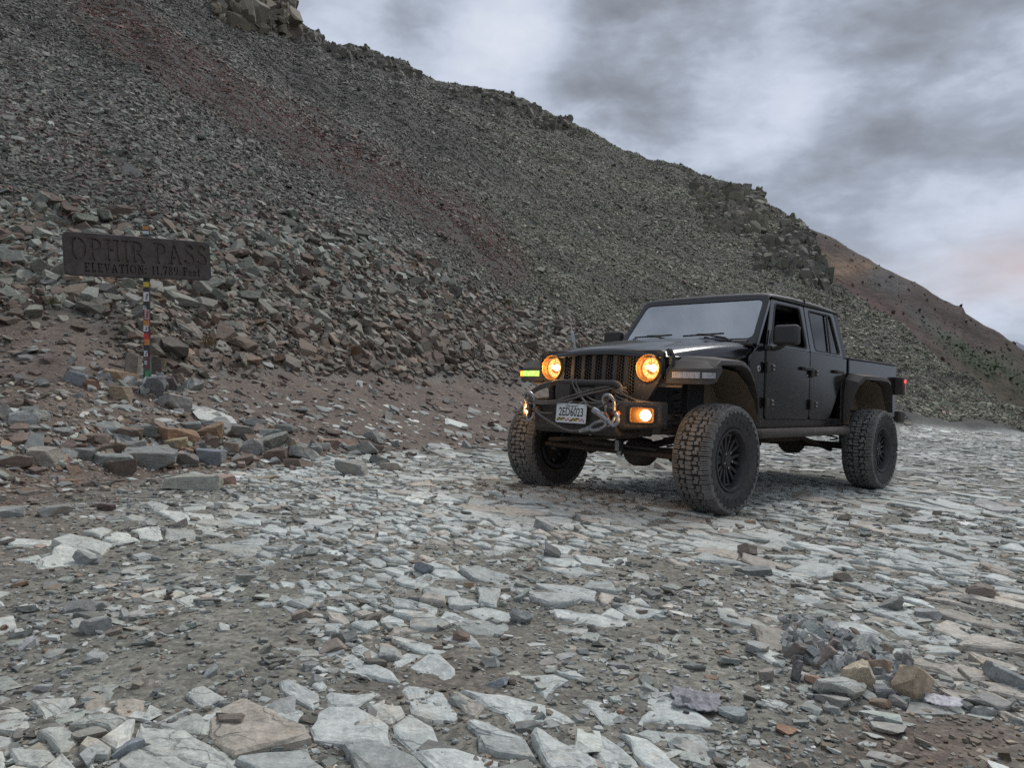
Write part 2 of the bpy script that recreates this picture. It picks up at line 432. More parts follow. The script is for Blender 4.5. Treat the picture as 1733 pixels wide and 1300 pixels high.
for i in range(N_PROTO):
    r_ = random.Random(900 + i)
    me = cut_rock(100 + i, (1, r_.uniform(.5, .85), r_.uniform(.2, .5)), r_.randint(6, 9), 0)
    me.materials.append(MAT_INST)
    o = bpy.data.objects.new('stone_shape_%02d' % i, me); proto_col.objects.link(o)
HERO = []
for i in range(22):
    r_ = random.Random(500 + i)
    me = cut_rock(300 + i, (1, r_.uniform(.55, .85), r_.uniform(.28, .55)), r_.randint(8, 13), .018, True)
    me.materials.append(MAT_OBJ); HERO.append(me)

def scatter_group():
    ng = bpy.data.node_groups.new('scatter_stones', 'GeometryNodeTree')
    ng.interface.new_socket('Geometry', in_out='INPUT', socket_type='NodeSocketGeometry')
    ng.interface.new_socket('Geometry', in_out='OUTPUT', socket_type='NodeSocketGeometry')
    N, L = ng.nodes, ng.links
    gi, go = N.new('NodeGroupInput'), N.new('NodeGroupOutput')
    ci = N.new('GeometryNodeCollectionInfo'); ci.inputs['Collection'].default_value = proto_col
    ci.inputs['Separate Children'].default_value = True; ci.inputs['Reset Children'].default_value = True
    iop = N.new('GeometryNodeInstanceOnPoints')
    def attr(name, t):
        n = N.new('GeometryNodeInputNamedAttribute'); n.data_type = t; n.inputs['Name'].default_value = name
        return n.outputs['Attribute']
    L.new(gi.outputs[0], iop.inputs['Points']); L.new(ci.outputs[0], iop.inputs['Instance'])
    iop.inputs['Pick Instance'].default_value = True
    L.new(attr('pick', 'INT'), iop.inputs['Instance Index'])
    e2r = N.new('FunctionNodeEulerToRotation'); L.new(attr('rot', 'FLOAT_VECTOR'), e2r.inputs[0])
    L.new(e2r.outputs[0], iop.inputs['Rotation']); L.new(attr('scl', 'FLOAT_VECTOR'), iop.inputs['Scale'])
    L.new(iop.outputs[0], go.inputs[0])
    return ng
SCATTER = scatter_group()
def scatter(name, P, E, S, C, parent=None):
    n = len(P)
    me = bpy.data.meshes.new(name); me.vertices.add(n); me.vertices.foreach_set('co', P.reshape(-1).astype(np.float32))
    for nm, arr in (('rot', E), ('scl', S)):
        a = me.attributes.new(nm, 'FLOAT_VECTOR', 'POINT'); a.data.foreach_set('vector', arr.reshape(-1).astype(np.float32))
    a = me.attributes.new('pick', 'INT', 'POINT'); a.data.foreach_set('value', RNG.integers(0, N_PROTO, n).astype(np.int32))
    a = me.attributes.new('tint', 'FLOAT_COLOR', 'POINT')
    a.data.foreach_set('color', np.concatenate([C, np.ones((n, 1))], 1).reshape(-1).astype(np.float32))
    o = link_mesh(name, me, None, parent)
    md = o.modifiers.new('stones', 'NODES'); md.node_group = SCATTER
    setp(o, kind='stuff')
    return o
def orient(N, tilt):
    """Euler angles that lay a stone on a slope of normal N with a random tilt (radians, sigma) and spin"""
    n = len(N)
    ax = RNG.uniform(0, 2 * math.pi, n); t = np.abs(RNG.normal(0, 1, n)) * tilt
    nn = N + np.stack([np.cos(ax), np.sin(ax), np.zeros(n)], -1) * np.tan(np.clip(t, 0, 1.35))[:, None]
    nn /= np.linalg.norm(nn, axis=1, keepdims=True)
    sp = RNG.uniform(0, 2 * math.pi, n)
    a = np.stack([np.cos(sp), np.sin(sp), np.zeros(n)], -1)
    x = a - nn * np.sum(a * nn, 1, keepdims=True); x /= np.linalg.norm(x, axis=1, keepdims=True)
    y = np.cross(nn, x)
    # columns x,y,nn -> euler XYZ
    ry = np.arcsin(np.clip(-x[:, 2], -1, 1)); rx = np.arctan2(y[:, 2], nn[:, 2]); rz = np.arctan2(x[:, 1], x[:, 0])
    return np.stack([rx, ry, rz], -1)

# ------------------------------------------------------------------ where stones lie, counted by how much of the view they fill
_azc = np.linspace(R(-44), R(44), 700); _dc = np.geomspace(1.5, 80, 620)
_A, _D = np.meshgrid(_azc, _dc, indexing='ij')
_X, _Y = _D * np.sin(_A), _D * np.cos(_A)
_P = np.stack([_X, _Y, terrain(_X, _Y)], -1)
_px, _py = project(_P)
_pm = np.minimum.accumulate(_py, axis=1)
_dpy = np.zeros_like(_py); _dpy[:, 1:] = np.maximum(_pm[:, :-1] - _pm[:, 1:], 0)
_dpx = np.gradient(_px, axis=0)
CELL_AREA = np.abs(_dpx) * _dpy
CELL_AREA = np.maximum(CELL_AREA, .25 * np.abs(_dpx) * np.abs(np.gradient(_py, axis=1)))      # keep hidden folds stocked too
CELL_AREA *= ((_px > -220) & (_px < 1960) & (_py > -160) & (_py < 1420))
_k = knots(_A); D1, D2, D3, D4 = (q[0] for q in _k)
def draw(density):
    """density: stones per square pixel on the grid -> ground points, range"""
    cnt = RNG.poisson(np.clip(density * CELL_AREA, 0, 60))
    i, j = np.nonzero(cnt); rep = cnt[i, j]; i, j = np.repeat(i, rep), np.repeat(j, rep)
    az = _azc[i] + RNG.uniform(-.5, .5, len(i)) * (_azc[1] - _azc[0])
    d = _dc[j] * (_dc[1] / _dc[0]) ** RNG.uniform(-1, 0, len(i))
    X, Y = d * np.sin(az), d * np.cos(az)
    return np.stack([X, Y, terrain(X, Y)], -1), d
def palette(n, cols, w):
    return np.array(cols)[RNG.choice(len(cols), n, p=np.array(w) / np.sum(w))]
def vary(c, s=.3):
    return np.clip(c * np.exp(RNG.normal(0, s, (len(c), 1))) * (1 + RNG.normal(0, .015, c.shape)), .01, .8)

# scree sheet ------------------------------------------------------
def build_scree():
    size_m = .068
    zone = sstep(-.12, .12, (_D - D3) / 6 + .25 * fbm(_X * .4, _Y * .4, 3, 41)) * (_D < D4 + .8)
    pxs = size_m * FPX / _D
    P, d = draw(1.9 / (.36 * (pxs * np.clip(_D / 34, .9, 1.35)) ** 2) * zone)
    n = len(P)
    px, py = project(P)
    s = size_m * np.exp(RNG.normal(0, .40, n)) * np.clip(d / 34, .9, 1.35); s = np.clip(s, .04, .5)
    c = palette(n, [(.140, .140, .121), (.175, .176, .150), (.105, .100, .088), (.145, .112, .096), (.24, .242, .215)], [42, 24, 22, 8, 4])
    right = sstep(560, 1000, px + .9 * (py - 200) * 0 + 60 * fbm(P[:, 0] * .1, P[:, 1] * .1, 2, 44))[:, None]
    c = c * (1 - right) + right * c * np.array([1.25, 1.25, 1.08])
    # chutes: streaks of finer and darker stone that run down the fall line
    q0, q1 = ground_at(170, 15)[0], ground_at(770, 365)[0]; dn = (q1 - q0)[:2]; dn /= np.linalg.norm(dn)
    al = P[:, 0] * dn[0] + P[:, 1] * dn[1]; ac = -P[:, 0] * dn[1] + P[:, 1] * dn[0]
    chute = fbm(ac * .30, al * .035, 3, 47)
    lump = (chute + .5 * fbm(P[:, 0] * .12, P[:, 1] * .12, 3, 48))[:, None]; c = c * (1 + .55 * np.clip(lump, -.8, .8))
    s = s * np.exp(.55 * np.clip(chute, -.6, .6))
    dist = seg_dist(px, py, RED_BAND) + 22 * fbm(P[:, 0] * .35, P[:, 1] * .35, 3, 51)
    red = sstep(52, 20, dist)[:, None] * (RNG.random((n, 1)) < .9)
    c = c * (1 - red) + red * np.array([.150, .079, .062])
    red2 = (sstep(60, 0, seg_dist(px, py, [(0, 180), (250, 330), (520, 380)])) * .35 > RNG.random(n))[:, None]
    c = np.where(red2, np.array([.15, .115, .10]), c)
    s = np.where(red[:, 0] > .5, s * .6, s)
    c = vary(c, .26)
    N = normal_at(P[:, 0], P[:, 1])
    S = np.stack([s * 1.1, s * RNG.uniform(.6, 1.05, n), s * RNG.uniform(.35, .8, n)], -1)
    P = P + N * (s * .08)[:, None]
    scatter('scree_stones', P, orient(N, .52), S, c)
    return n
N_SCREE = build_scree()

# bank of larger broken rock ---------------------------------------
BIG = []            # the largest ones become single rocks
def build_bank():
    size_m = .080
    w = fbm(_X * .6, _Y * .6, 3, 61)
    zone = sstep(-.06, .10, (_D - D2) / 5 - .05 + .16 * w) * (1 - sstep(-.15, .3, (_D - D3) / 4 + .3 * w)) * sstep(1560, 1350, _px)
    dirtpatch = np.exp(-(((_px - 90) / 130) ** 2 + ((_py - 560) / 55) ** 2) ** 2)
    zone = zone * (1 - .93 * dirtpatch) * (.35 + .65 * sstep(-.35, .15, fbm(_X * .45, _Y * .45, 3, 66) + .25 * (_D - D2)))
    pxs = size_m * FPX / _D
    P, d = draw(2.1 / (.40 * pxs ** 2) * zone)
    n = len(P); px, py = project(P)
    s = np.clip(size_m * np.exp(RNG.normal(0, .62, n)), .03, .46)
    c = palette(n, [(.20, .205, .182), (.265, .275, .25), (.145, .115, .098), (.180, .135, .112), (.225, .155, .105), (.33, .34, .32)], [36, 18, 22, 15, 3, 6])
    low = (sstep(430, 620, py + 60 * fbm(P[:, 0] * .5, P[:, 1] * .5, 2, 64)))[:, None]
    c = c * (1 - .5 * low) + .5 * low * np.array([.165, .122, .100])
    c = vary(c * np.array([1.0, .985, .92]), .22)
    N = normal_at(P[:, 0], P[:, 1])
    S = np.stack([s, s * RNG.uniform(.6, 1.1, n), s * RNG.uniform(.45, 1.1, n)], -1)
    P = P + N * (s * .10)[:, None]
    E = orient(N, .62)
    inside = (px > 0) & (px < 1733) & (py < 800) & ~((px > 870) & (px < 1530) & (py > 520))
    rank = np.where(inside, s * FPX / d, 0); top = np.argsort(-rank)[:90]
    for k in top: BIG.append((P[k], E[k], S[k], c[k], px[k], py[k], s[k]))
    keep = np.ones(n, bool); keep[top] = False
    scatter('bank_rubble', P[keep], E[keep], S[keep], c[keep])
    return n
N_BANK = build_bank()

# thin litter on the dirt apron, pale flakes on the far road, gravel in front ----
def build_litter():
    out = []
    def add(P, d, s, c, tilt, flat, name):
        n = len(P); N = normal_at(P[:, 0], P[:, 1])
        S = np.stack([s, s * RNG.uniform(.65, 1.1, n), s * RNG.uniform(.5, 1.2, n) * flat], -1)
        P = P + np.array([0, 0, 1]) * (s * (.10 if flat > .5 else .02) * flat)[:, None]
        scatter(name, P, orient(N, tilt), S, vary(c, .24)); out.append((name, n))
    # apron
    br = brown_amount(_P)
    z = sstep(-.2, .3, (_D - D1) / 2 + .4) * (1 - sstep(-.05, .2, (_D - D2) / 3)) * sstep(1560, 1400, _px)
    pxs = .06 * FPX / _D
    P, d = draw(.42 / (.4 * pxs ** 2) * z * (.55 + .8 * np.clip(fbm(_X * 1.1, _Y * 1.1, 3, 71), -.3, .6)))
    n = len(P)
    add(P, d, np.clip(.055 * np.exp(RNG.normal(0, .6, n)), .015, .26), palette(n, [(.15, .115, .096), (.22, .2, .178), (.26, .262, .24), (.21, .145, .105)], [46, 28, 22, 4]), .3, .8, 'apron_chips')
    # far road
    z = (_D > 6.5) * sstep(6.5, 9.5, _D) * (_D < D1 + 2.5) * sstep(-.3, .2, fbm(_X * .5, _Y * .5, 3, 73) + .35 + .4 * (_px > 1000)) * (1 - .9 * br)
    pxs = .13 * FPX / _D
    hgt = np.clip(1.1 / _D * 1.8, .05, .5)
    P, d = draw(.80 / (.55 * pxs ** 2 * hgt) * z)
    n = len(P)
    add(P, d, np.clip(.115 * np.exp(RNG.normal(0, .52, n)), .03, .5), palette(n, [(.41, .42, .385), (.485, .495, .46), (.31, .315, .285), (.37, .34, .29)], [45, 25, 22, 8]), .07, .34, 'road_flakes')
    # thin jagged flakes pressed into the near surface
    z = (_D < 9.0) * (1 - .85 * br) * np.clip(.45 + 2.2 * fbm(_X * 1.1, _Y * 1.1, 3, 75), .06, 1.4)
    pxs = .055 * FPX / _D; hgt = np.clip(1.0 / _D, .08, .45)
    P, d = draw(.34 / (.5 * pxs ** 2 * hgt) * z)
    n = len(P)
    add(P, d, np.clip(.046 * np.exp(RNG.normal(0, .5, n)), .014, .14), palette(n, [(.36, .37, .335), (.44, .45, .41), (.27, .275, .25), (.34, .305, .255)], [40, 26, 24, 10]), .09, .30, 'ground_flakes')
    # gravel in front
    z = (_D < 9.5) * (1 - .55 * br)
    pxs = .0165 * FPX / np.maximum(_D, 2) * np.sqrt(np.maximum(_D, 2) / 2.5)
    P, d = draw(.50 / (.5 * pxs ** 2) * z * (.5 + .9 * np.clip(.5 + fbm(_X * 1.6, _Y * 1.6, 3, 77), 0, 1.2)))
    n = len(P)
    s = np.clip(.0145 * np.sqrt(np.maximum(d, 2) / 2.5) * np.exp(RNG.normal(0, .58, n)), .005, .10)
    bq = (brown_amount(P) > RNG.random(n))[:, None]
    c = palette(n, [(.27, .28, .258), (.355, .37, .345), (.20, .19, .165), (.25, .215, .175), (.29, .20, .14), (.46, .465, .44)], [36, 24, 24, 9, 2, 5])
    c = np.where(bq, c * np.array([.85, .72, .62]), c)
    add(P, d, s, c, .3, .9, 'gravel')
    return out
LITTER = build_litter()
print('counts', N_SCREE, N_BANK, LITTER)

# ================================================================== BEDROCK SLABS of the road surface
def build_slabs():
    phi = R(-43); c, s = math.cos(phi), math.sin(phi); st = 1.65
    g = .074
    # jittered sites in the (along, across) frame of the rock's grain
    lim = 13
    n = int(2 * lim / g)
    U, V = np.meshgrid(np.arange(-n // 2, n // 2) * g, np.arange(-n // 2, n // 2) * g)
    U = (U + RNG.uniform(-.48, .48, U.shape) * g).ravel(); V = (V + RNG.uniform(-.48, .48, V.shape) * g).ravel()
    X = U * st * c - V * s; Y = U * st * s + V * c
    d = np.hypot(X, Y); px, py = project(np.stack([X, Y, np.zeros_like(X)], -1))
    ok = (Y > .5) & (d > 1.45) & (d < 9.6) & (px > -160) & (px < 1900)
    X, Y, U, V, d = X[ok], Y[ok], U[ok], V[ok], d[ok]
    big = fbm(X * .75, Y * .75, 2, 83)
    keep = RNG.random(len(X)) < np.where(big > .20 - .14 * (d < 5.5), np.where(d < 3.2, .2, .11), np.where(big > .0 - .1 * (d < 5.5), .34, .85))
    X, Y, U, V, d, big = X[keep], Y[keep], U[keep], V[keep], d[keep], big[keep]
    S = np.stack([U, V], -1); n = len(S)
    near = np.zeros((n, 20), int)
    for a in range(0, n, 500):
        dd = ((S[a:a + 500, None] - S[None]) ** 2).sum(-1); near[a:a + 500] = np.argsort(dd, 1)[:, 1:21]
    P3 = np.stack([X, Y, terrain(X, Y)], -1)
    br = brown_amount(P3); PX, PY = project(P3)
    mask = 1.35 * fbm(X * .85, Y * .85, 3, 87) + .29 + .10 * (big > .1) - 1.1 * br - .25 * sstep(520, 100, PX) * sstep(1000, 880, PY)
    mask += .12 * sstep(900, 1250, PX) * sstep(1150, 900, PY)
    r = random.Random(77)
    verts_all, faces_all, tint_all = [], [], []
    singles = []
    clus = fbm(X * .9, Y * .9, 2, 91)
    for i in range(n):
        if mask[i] < r.uniform(-.12, .12) or r.random() < .10: continue
        poly = [(-.6 + S[i, 0], -.6 + S[i, 1]), (.6 + S[i, 0], -.6 + S[i, 1]), (.6 + S[i, 0], .6 + S[i, 1]), (-.6 + S[i, 0], .6 + S[i, 1])]
        for j in near[i]:
            nx, ny = S[j] - S[i]; mx, my = (S[j] + S[i]) / 2; lim_ = nx * mx + ny * my
            o = []
            for k in range(len(poly)):
                a, b = poly[k], poly[(k + 1) % len(poly)]
                fa = nx * a[0] + ny * a[1] - lim_; fb = nx * b[0] + ny * b[1] - lim_
                if fa <= 0: o.append(a)
                if fa * fb < 0:
                    t = fa / (fa - fb); o.append((a[0] + t * (b[0] - a[0]), a[1] + t * (b[1] - a[1])))
            poly = o
            if len(poly) < 3: break
        if len(poly) < 3: continue
        if r.random() < .5:                                  # a corner broken away
            th = r.uniform(0, 2 * math.pi); nx, ny = math.cos(th), math.sin(th)
            sup = max(nx * p[0] + ny * p[1] for p in poly); inf = min(nx * p[0] + ny * p[1] for p in poly); lim_ = inf + (sup - inf) * r.uniform(.5, .85)
            o = []
            for k in range(len(poly)):
                a, b = poly[k], poly[(k + 1) % len(poly)]
                fa = nx * a[0] + ny * a[1] - lim_; fb = nx * b[0] + ny * b[1] - lim_
                if fa <= 0: o.append(a)
                if fa * fb < 0:
                    t = fa / (fa - fb); o.append((a[0] + t * (b[0] - a[0]), a[1] + t * (b[1] - a[1])))
            poly = o
        W_ = np.array([(u * st * c - v * s, u * st * s + v * c) for u, v in poly])
        cen = W_.mean(0)
        x_, y_ = W_[:, 0], W_[:, 1]
        area = .5 * abs(np.dot(x_, np.roll(y_, -1)) - np.dot(y_, np.roll(x_, -1)))
        rad = math.sqrt(area / math.pi)
        if rad < .02: continue
        dist = float(np.hypot(*cen))
        # thin cracks inside an outcrop, wide gaps at its rim
        rim = min(1, max(0, (.30 - mask[i]) / .35))
        gap = .004 + r.random() * .006 + rim * r.uniform(.0, .28) * rad
        k = max(.45, 1 - gap / (rad * .8)); W_ = cen + (W_ - cen) * k
        # broken outline
        seg = .035 + .010 * dist
        ring = []
        for a in range(len(W_)):
            p, q = W_[a], W_[(a + 1) % len(W_)]; L_ = float(np.hypot(*(q - p)))
            m_ = max(1, int(L_ / seg)); nrm = np.array([q[1] - p[1], p[0] - q[0]]) / max(L_, 1e-6)
            for t in range(m_):
                j = r.uniform(-1, 1) * min(.012, .14 * rad) if t else r.uniform(-.3, .3) * min(.012, .14 * rad)
                ring.append(p + (q - p) * (t / m_) + nrm * j)
        ring = np.array(ring); m_ = len(ring)
        h = max(.002, .010 + .014 * clus[i] + r.gauss(0, .005) - .007 * rim)
        tx, ty = r.gauss(-.02, .05), r.gauss(.03, .05)
        z0 = float(P3[i, 2])
        def zt(q): return z0 + h + tx * (q[:, 0] - cen[0]) + ty * (q[:, 1] - cen[1])
        bev = min(.010, .12 * rad); 
        def inset(f): return cen + (ring - cen) * f
        def rel(q, a): return a * fbm(q[:, 0] * 9, q[:, 1] * 9, 3, 95) + .004 * fbm(q[:, 0] * 30, q[:, 1] * 30, 2, 97)
        r1 = cen + (ring - cen) * (1 - bev / rad * np.array([r.uniform(.3, 1.6) for _ in range(m_)])[:, None])
        fr = [.78, .52, .26] if dist < 5 else [.6]
        R_ = [inset(f) for f in fr]
        zr1 = zt(r1) + rel(r1, .014); ZR = [zt(q) + rel(q, .014) + .002 for q in R_]
        zr0 = np.minimum(zt(ring) + rel(ring, .014), zr1) - bev * .6 * np.array([r.uniform(.4, 1.6) for _ in range(m_)])
        out = cen + (ring - cen) * 1.03
        vv = np.concatenate([np.c_[out, np.minimum(zr0 - .02, z0 - .05)], np.c_[ring, zr0], np.c_[r1, zr1]] + [np.c_[q, z_] for q, z_ in zip(R_, ZR)] + [[[cen[0], cen[1], zt(cen[None])[0] + rel(cen[None], .014)[0] + .002]]])
        nr = 2 + len(R_)
        ff = []
        for q in range(nr):
            for a in range(m_):
                b = (a + 1) % m_; ff.append((q * m_ + a, q * m_ + b, (q + 1) * m_ + b, (q + 1) * m_ + a))
        for a in range(m_): ff.append((nr * m_ + a, nr * m_ + (a + 1) % m_, (nr + 1) * m_))
        tone = math.exp(r.gauss(0, .13)) * (1 + .12 * clus[i])
        col = np.array([.485, .508, .476]) * tone
        if r.random() < .13: col = np.array([.43, .395, .34]) * tone
        if PX[i] > 1560 and PY[i] > 1000: col = np.array([.47, .435, .375]) * tone
        if PX[i] < 420: col = col * np.array([1.0, .975, .94])
        pxa = area * k * k * (FPX / dist) ** 2 * min(1, 1.0 / dist)
        singles.append((pxa, vv, ff, col))
    singles.sort(key=lambda q: -q[0])
    def mk(name, items, parent):
        V_, F_, T_, o = [], [], [], 0
        for _, v, f, c_ in items:
            V_.append(v); F_ += [tuple(a + o for a in q) for q in f]; o += len(v); T_.append(np.tile(np.r_[c_, 1], (len(v), 1)))
        V_ = np.concatenate(V_); cen = V_.mean(0)
        if len(items) > 1: cen = np.zeros(3)
        me = bpy.data.meshes.new(name); me.from_pydata((V_ - cen).tolist(), [], F_)
        a = me.attributes.new('tint', 'FLOAT_COLOR', 'POINT'); a.data.foreach_set('color', np.concatenate(T_).reshape(-1).astype(np.float32))
        ob = link_mesh(name, me, MAT_ATTR, parent); ob.location = cen
        return ob
    vis = []
    hidden = []
    for it in singles:
        qx, qy = project(it[1][-1]); (vis if (0 < qx < 1733 and 780 < qy < 1300) else hidden).append(it)
    for it in vis[:290]: mk('stone_slab', [it], ground)
    rest = vis[290:] + hidden
    ob = mk('small_slabs', rest, ground); setp(ob, kind='stuff')
    print('slabs', len(singles), 'verts rest', len(ob.data.vertices))
build_slabs()

# ================================================================== MESH HELPERS
def bm_box(bm, c, s, rot=None, taper=None):
    """box centre c, full size s; returns verts"""
    r = bmesh.ops.create_cube(bm, size=1.0)['verts']
    for v in r:
        v.co = Vector((v.co.x * s[0], v.co.y * s[1], v.co.z * s[2]))
        if taper and v.co.z > 0: v.co.x *= taper[0]; v.co.y *= taper[1]
    if rot is not None:
        M = Euler(rot).to_matrix()
        for v in r: v.co = M @ v.co
    for v in r: v.co += Vector(c)
    return r
def bm_tube(bm, pts, rad, seg=10, cap=True, closed=False):
    pts = [Vector(p) for p in pts]; n = len(pts); rings = []
    up = None
    for i, p in enumerate(pts):
        a = pts[(i - 1) % n] if (i or closed) else p; b = pts[(i + 1) % n] if (i < n - 1 or closed) else p
        t = (b - a).normalized()
        if up is None:
            up = Vector((0, 0, 1)) if abs(t.z) < .9 else Vector((1, 0, 0))
        x = t.cross(up)
        if x.length < 1e-4: x = t.orthogonal()
        x.normalize(); y = x.cross(t).normalized(); up = y
        r_ = rad[i] if isinstance(rad, (list, tuple)) else rad
        rings.append([bm.verts.new(p + (x * math.cos(2 * math.pi * k / seg) + y * math.sin(2 * math.pi * k / seg)) * r_) for k in range(seg)])
    m = n if closed else n - 1
    for i in range(m):
        A, B = rings[i], rings[(i + 1) % n]
        for k in range(seg): bm.faces.new((A[k], A[(k + 1) % seg], B[(k + 1) % seg], B[k]))
    if cap and not closed:
        bm.faces.new(rings[0][::-1]); bm.faces.new(rings[-1])
def bm_lathe(bm, prof, axis='y', seg=32, centre=(0, 0, 0), closed=False, arc=None):
    """prof: (radius, offset along axis)"""
    rings = []
    for r_, o in prof:
        ring = []
        for k in range(seg):
            a = 2 * math.pi * k / seg; u, w = r_ * math.cos(a), r_ * math.sin(a)
            co = {'y': (u, o, w), 'x': (o, u, w), 'z': (u, w, o)}[axis]
            ring.append(bm.verts.new(Vector(co) + Vector(centre)))
        rings.append(ring)
    rg = range(len(rings)) if closed else range(len(rings) - 1)
    for i in rg:
        A, B = rings[i], rings[(i + 1) % len(rings)]
        for k in range(seg): bm.faces.new((A[k], A[(k + 1) % seg], B[(k + 1) % seg], B[k]))
    if not closed:
        for ring, (r_, o) in ((rings[0], prof[0]), (rings[-1], prof[-1])):
            if r_ > 1e-4: bm.faces.new(ring)
    return rings
def bm_prism(bm, pts, f0, f1):
    """polygon pts mapped through f0 and f1 (callables -> 3D) and joined"""
    A = [bm.verts.new(f0(p)) for p in pts]; B = [bm.verts.new(f1(p)) for p in pts]
    n = len(pts)
    bm.faces.new(A[::-1]); bm.faces.new(B)
    for k in range(n): bm.faces.new((A[k], A[(k + 1) % n], B[(k + 1) % n], B[k]))
def bm_ring(bm, outer, inner, f0, f1):
    """frame: outer and inner loops of equal count"""
    n = len(outer)
    L_ = [[bm.verts.new(f(p)) for p in lp] for f in (f0, f1) for lp in (outer, inner)]
    o0, i0, o1, i1 = L_
    for k in range(n):
        j = (k + 1) % n
        bm.faces.new((o0[k], o0[j], i0[j], i0[k])); bm.faces.new((o1[k], i1[k], i1[j], o1[j]))
        bm.faces.new((o0[k], o1[k], o1[j], o0[j])); bm.faces.new((i0[k], i0[j], i1[j], i1[k]))
def rounded(pts, rad, seg=4):
    out = []; n = len(pts)
    for i in range(n):
        p = Vector(pts[i]); a = Vector(pts[i - 1]); b = Vector(pts[(i + 1) % n])
        r_ = rad[i] if isinstance(rad, (list, tuple)) else rad
        da, db = (a - p), (b - p); la, lb = da.length, db.length; da.normalize(); db.normalize()
        t = min(r_, la * .49, lb * .49)
        p0, p1 = p + da * t, p + db * t
        for k in range(seg + 1):
            u = k / seg; out.append(tuple(p0 * (1 - u) ** 2 + p * 2 * u * (1 - u) + p1 * u * u))
    return out
def fin(name, bm, mat, parent=None, bevel=0.0, seg=2, smooth=True, angle=35, loc=None):
    bmesh.ops.recalc_face_normals(bm, faces=bm.faces[:])
    me = bpy.data.meshes.new(name); bm.to_mesh(me); bm.free()
    if smooth:
        me.polygons.foreach_set('use_smooth', np.ones(len(me.polygons), bool))
        me.set_sharp_from_angle(angle=R(angle))
    o = link_mesh(name, me, mat, parent)
    if bevel:
        md = o.modifiers.new('edge', 'BEVEL'); md.width = bevel; md.segments = seg; md.limit_method = 'ANGLE'; md.angle_limit = R(40)
        md.harden_normals = False
    if loc is not None: o.location = loc
    return o
def box(name, c, s, mat, parent=None, bevel=.006, rot=None, seg=2, taper=None):
    bm = bmesh.new(); bm_box(bm, c, s, rot, taper); return fin(name, bm, mat, parent, bevel, seg)
def tube(name, pts, rad, mat, parent=None, seg=10, closed=False):
    bm = bmesh.new(); bm_tube(bm, pts, rad, seg, True, closed); return fin(name, bm, mat, parent)
def catmull(pts, k=6):
    P = [Vector(p) for p in pts]; P = [P[0] * 2 - P[1]] + P + [P[-1] * 2 - P[-2]]; out = []
    for i in range(1, len(P) - 2):
        for j in range(k):
            t = j / k; a, b, c_, d_ = P[i - 1:i + 3]
            out.append(.5 * ((2 * b) + (c_ - a) * t + (2 * a - 5 * b + 4 * c_ - d_) * t * t + (3 * b - a - 3 * c_ + d_) * t ** 3))
    out.append(P[-2]); return out
def curve_mesh(name, loops, depth):
    """flat shape from closed 2D loops (inner loops are holes), extruded by +-depth about z"""
    cu = bpy.data.curves.new(name, 'CURVE'); cu.dimensions = '2D'; cu.fill_mode = 'BOTH'; cu.extrude = depth
    for lp in loops:
        sp = cu.splines.new('POLY'); sp.points.add(len(lp) - 1); sp.use_cyclic_u = True
        for q, p in zip(sp.points, lp): q.co = (p[0], p[1], 0, 1)
    ob = bpy.data.objects.new(name, cu); me = bpy.data.meshes.new_from_object(ob)
    bpy.data.objects.remove(ob); bpy.data.curves.remove(cu); return me
def text_mesh(name, s, size, depth=.001, xs=1.0, bold=0.0):
    cu = bpy.data.curves.new(name, 'FONT'); cu.body = s; cu.size = size; cu.extrude = depth; cu.align_x = 'CENTER'; cu.align_y = 'CENTER'
    cu.offset = bold; cu.resolution_u = 3
    ob = bpy.data.objects.new(name, cu); me = bpy.data.meshes.new_from_object(ob)
    bpy.data.objects.remove(ob); bpy.data.curves.remove(cu)
    for v in me.vertices: v.co.x *= xs
    return me

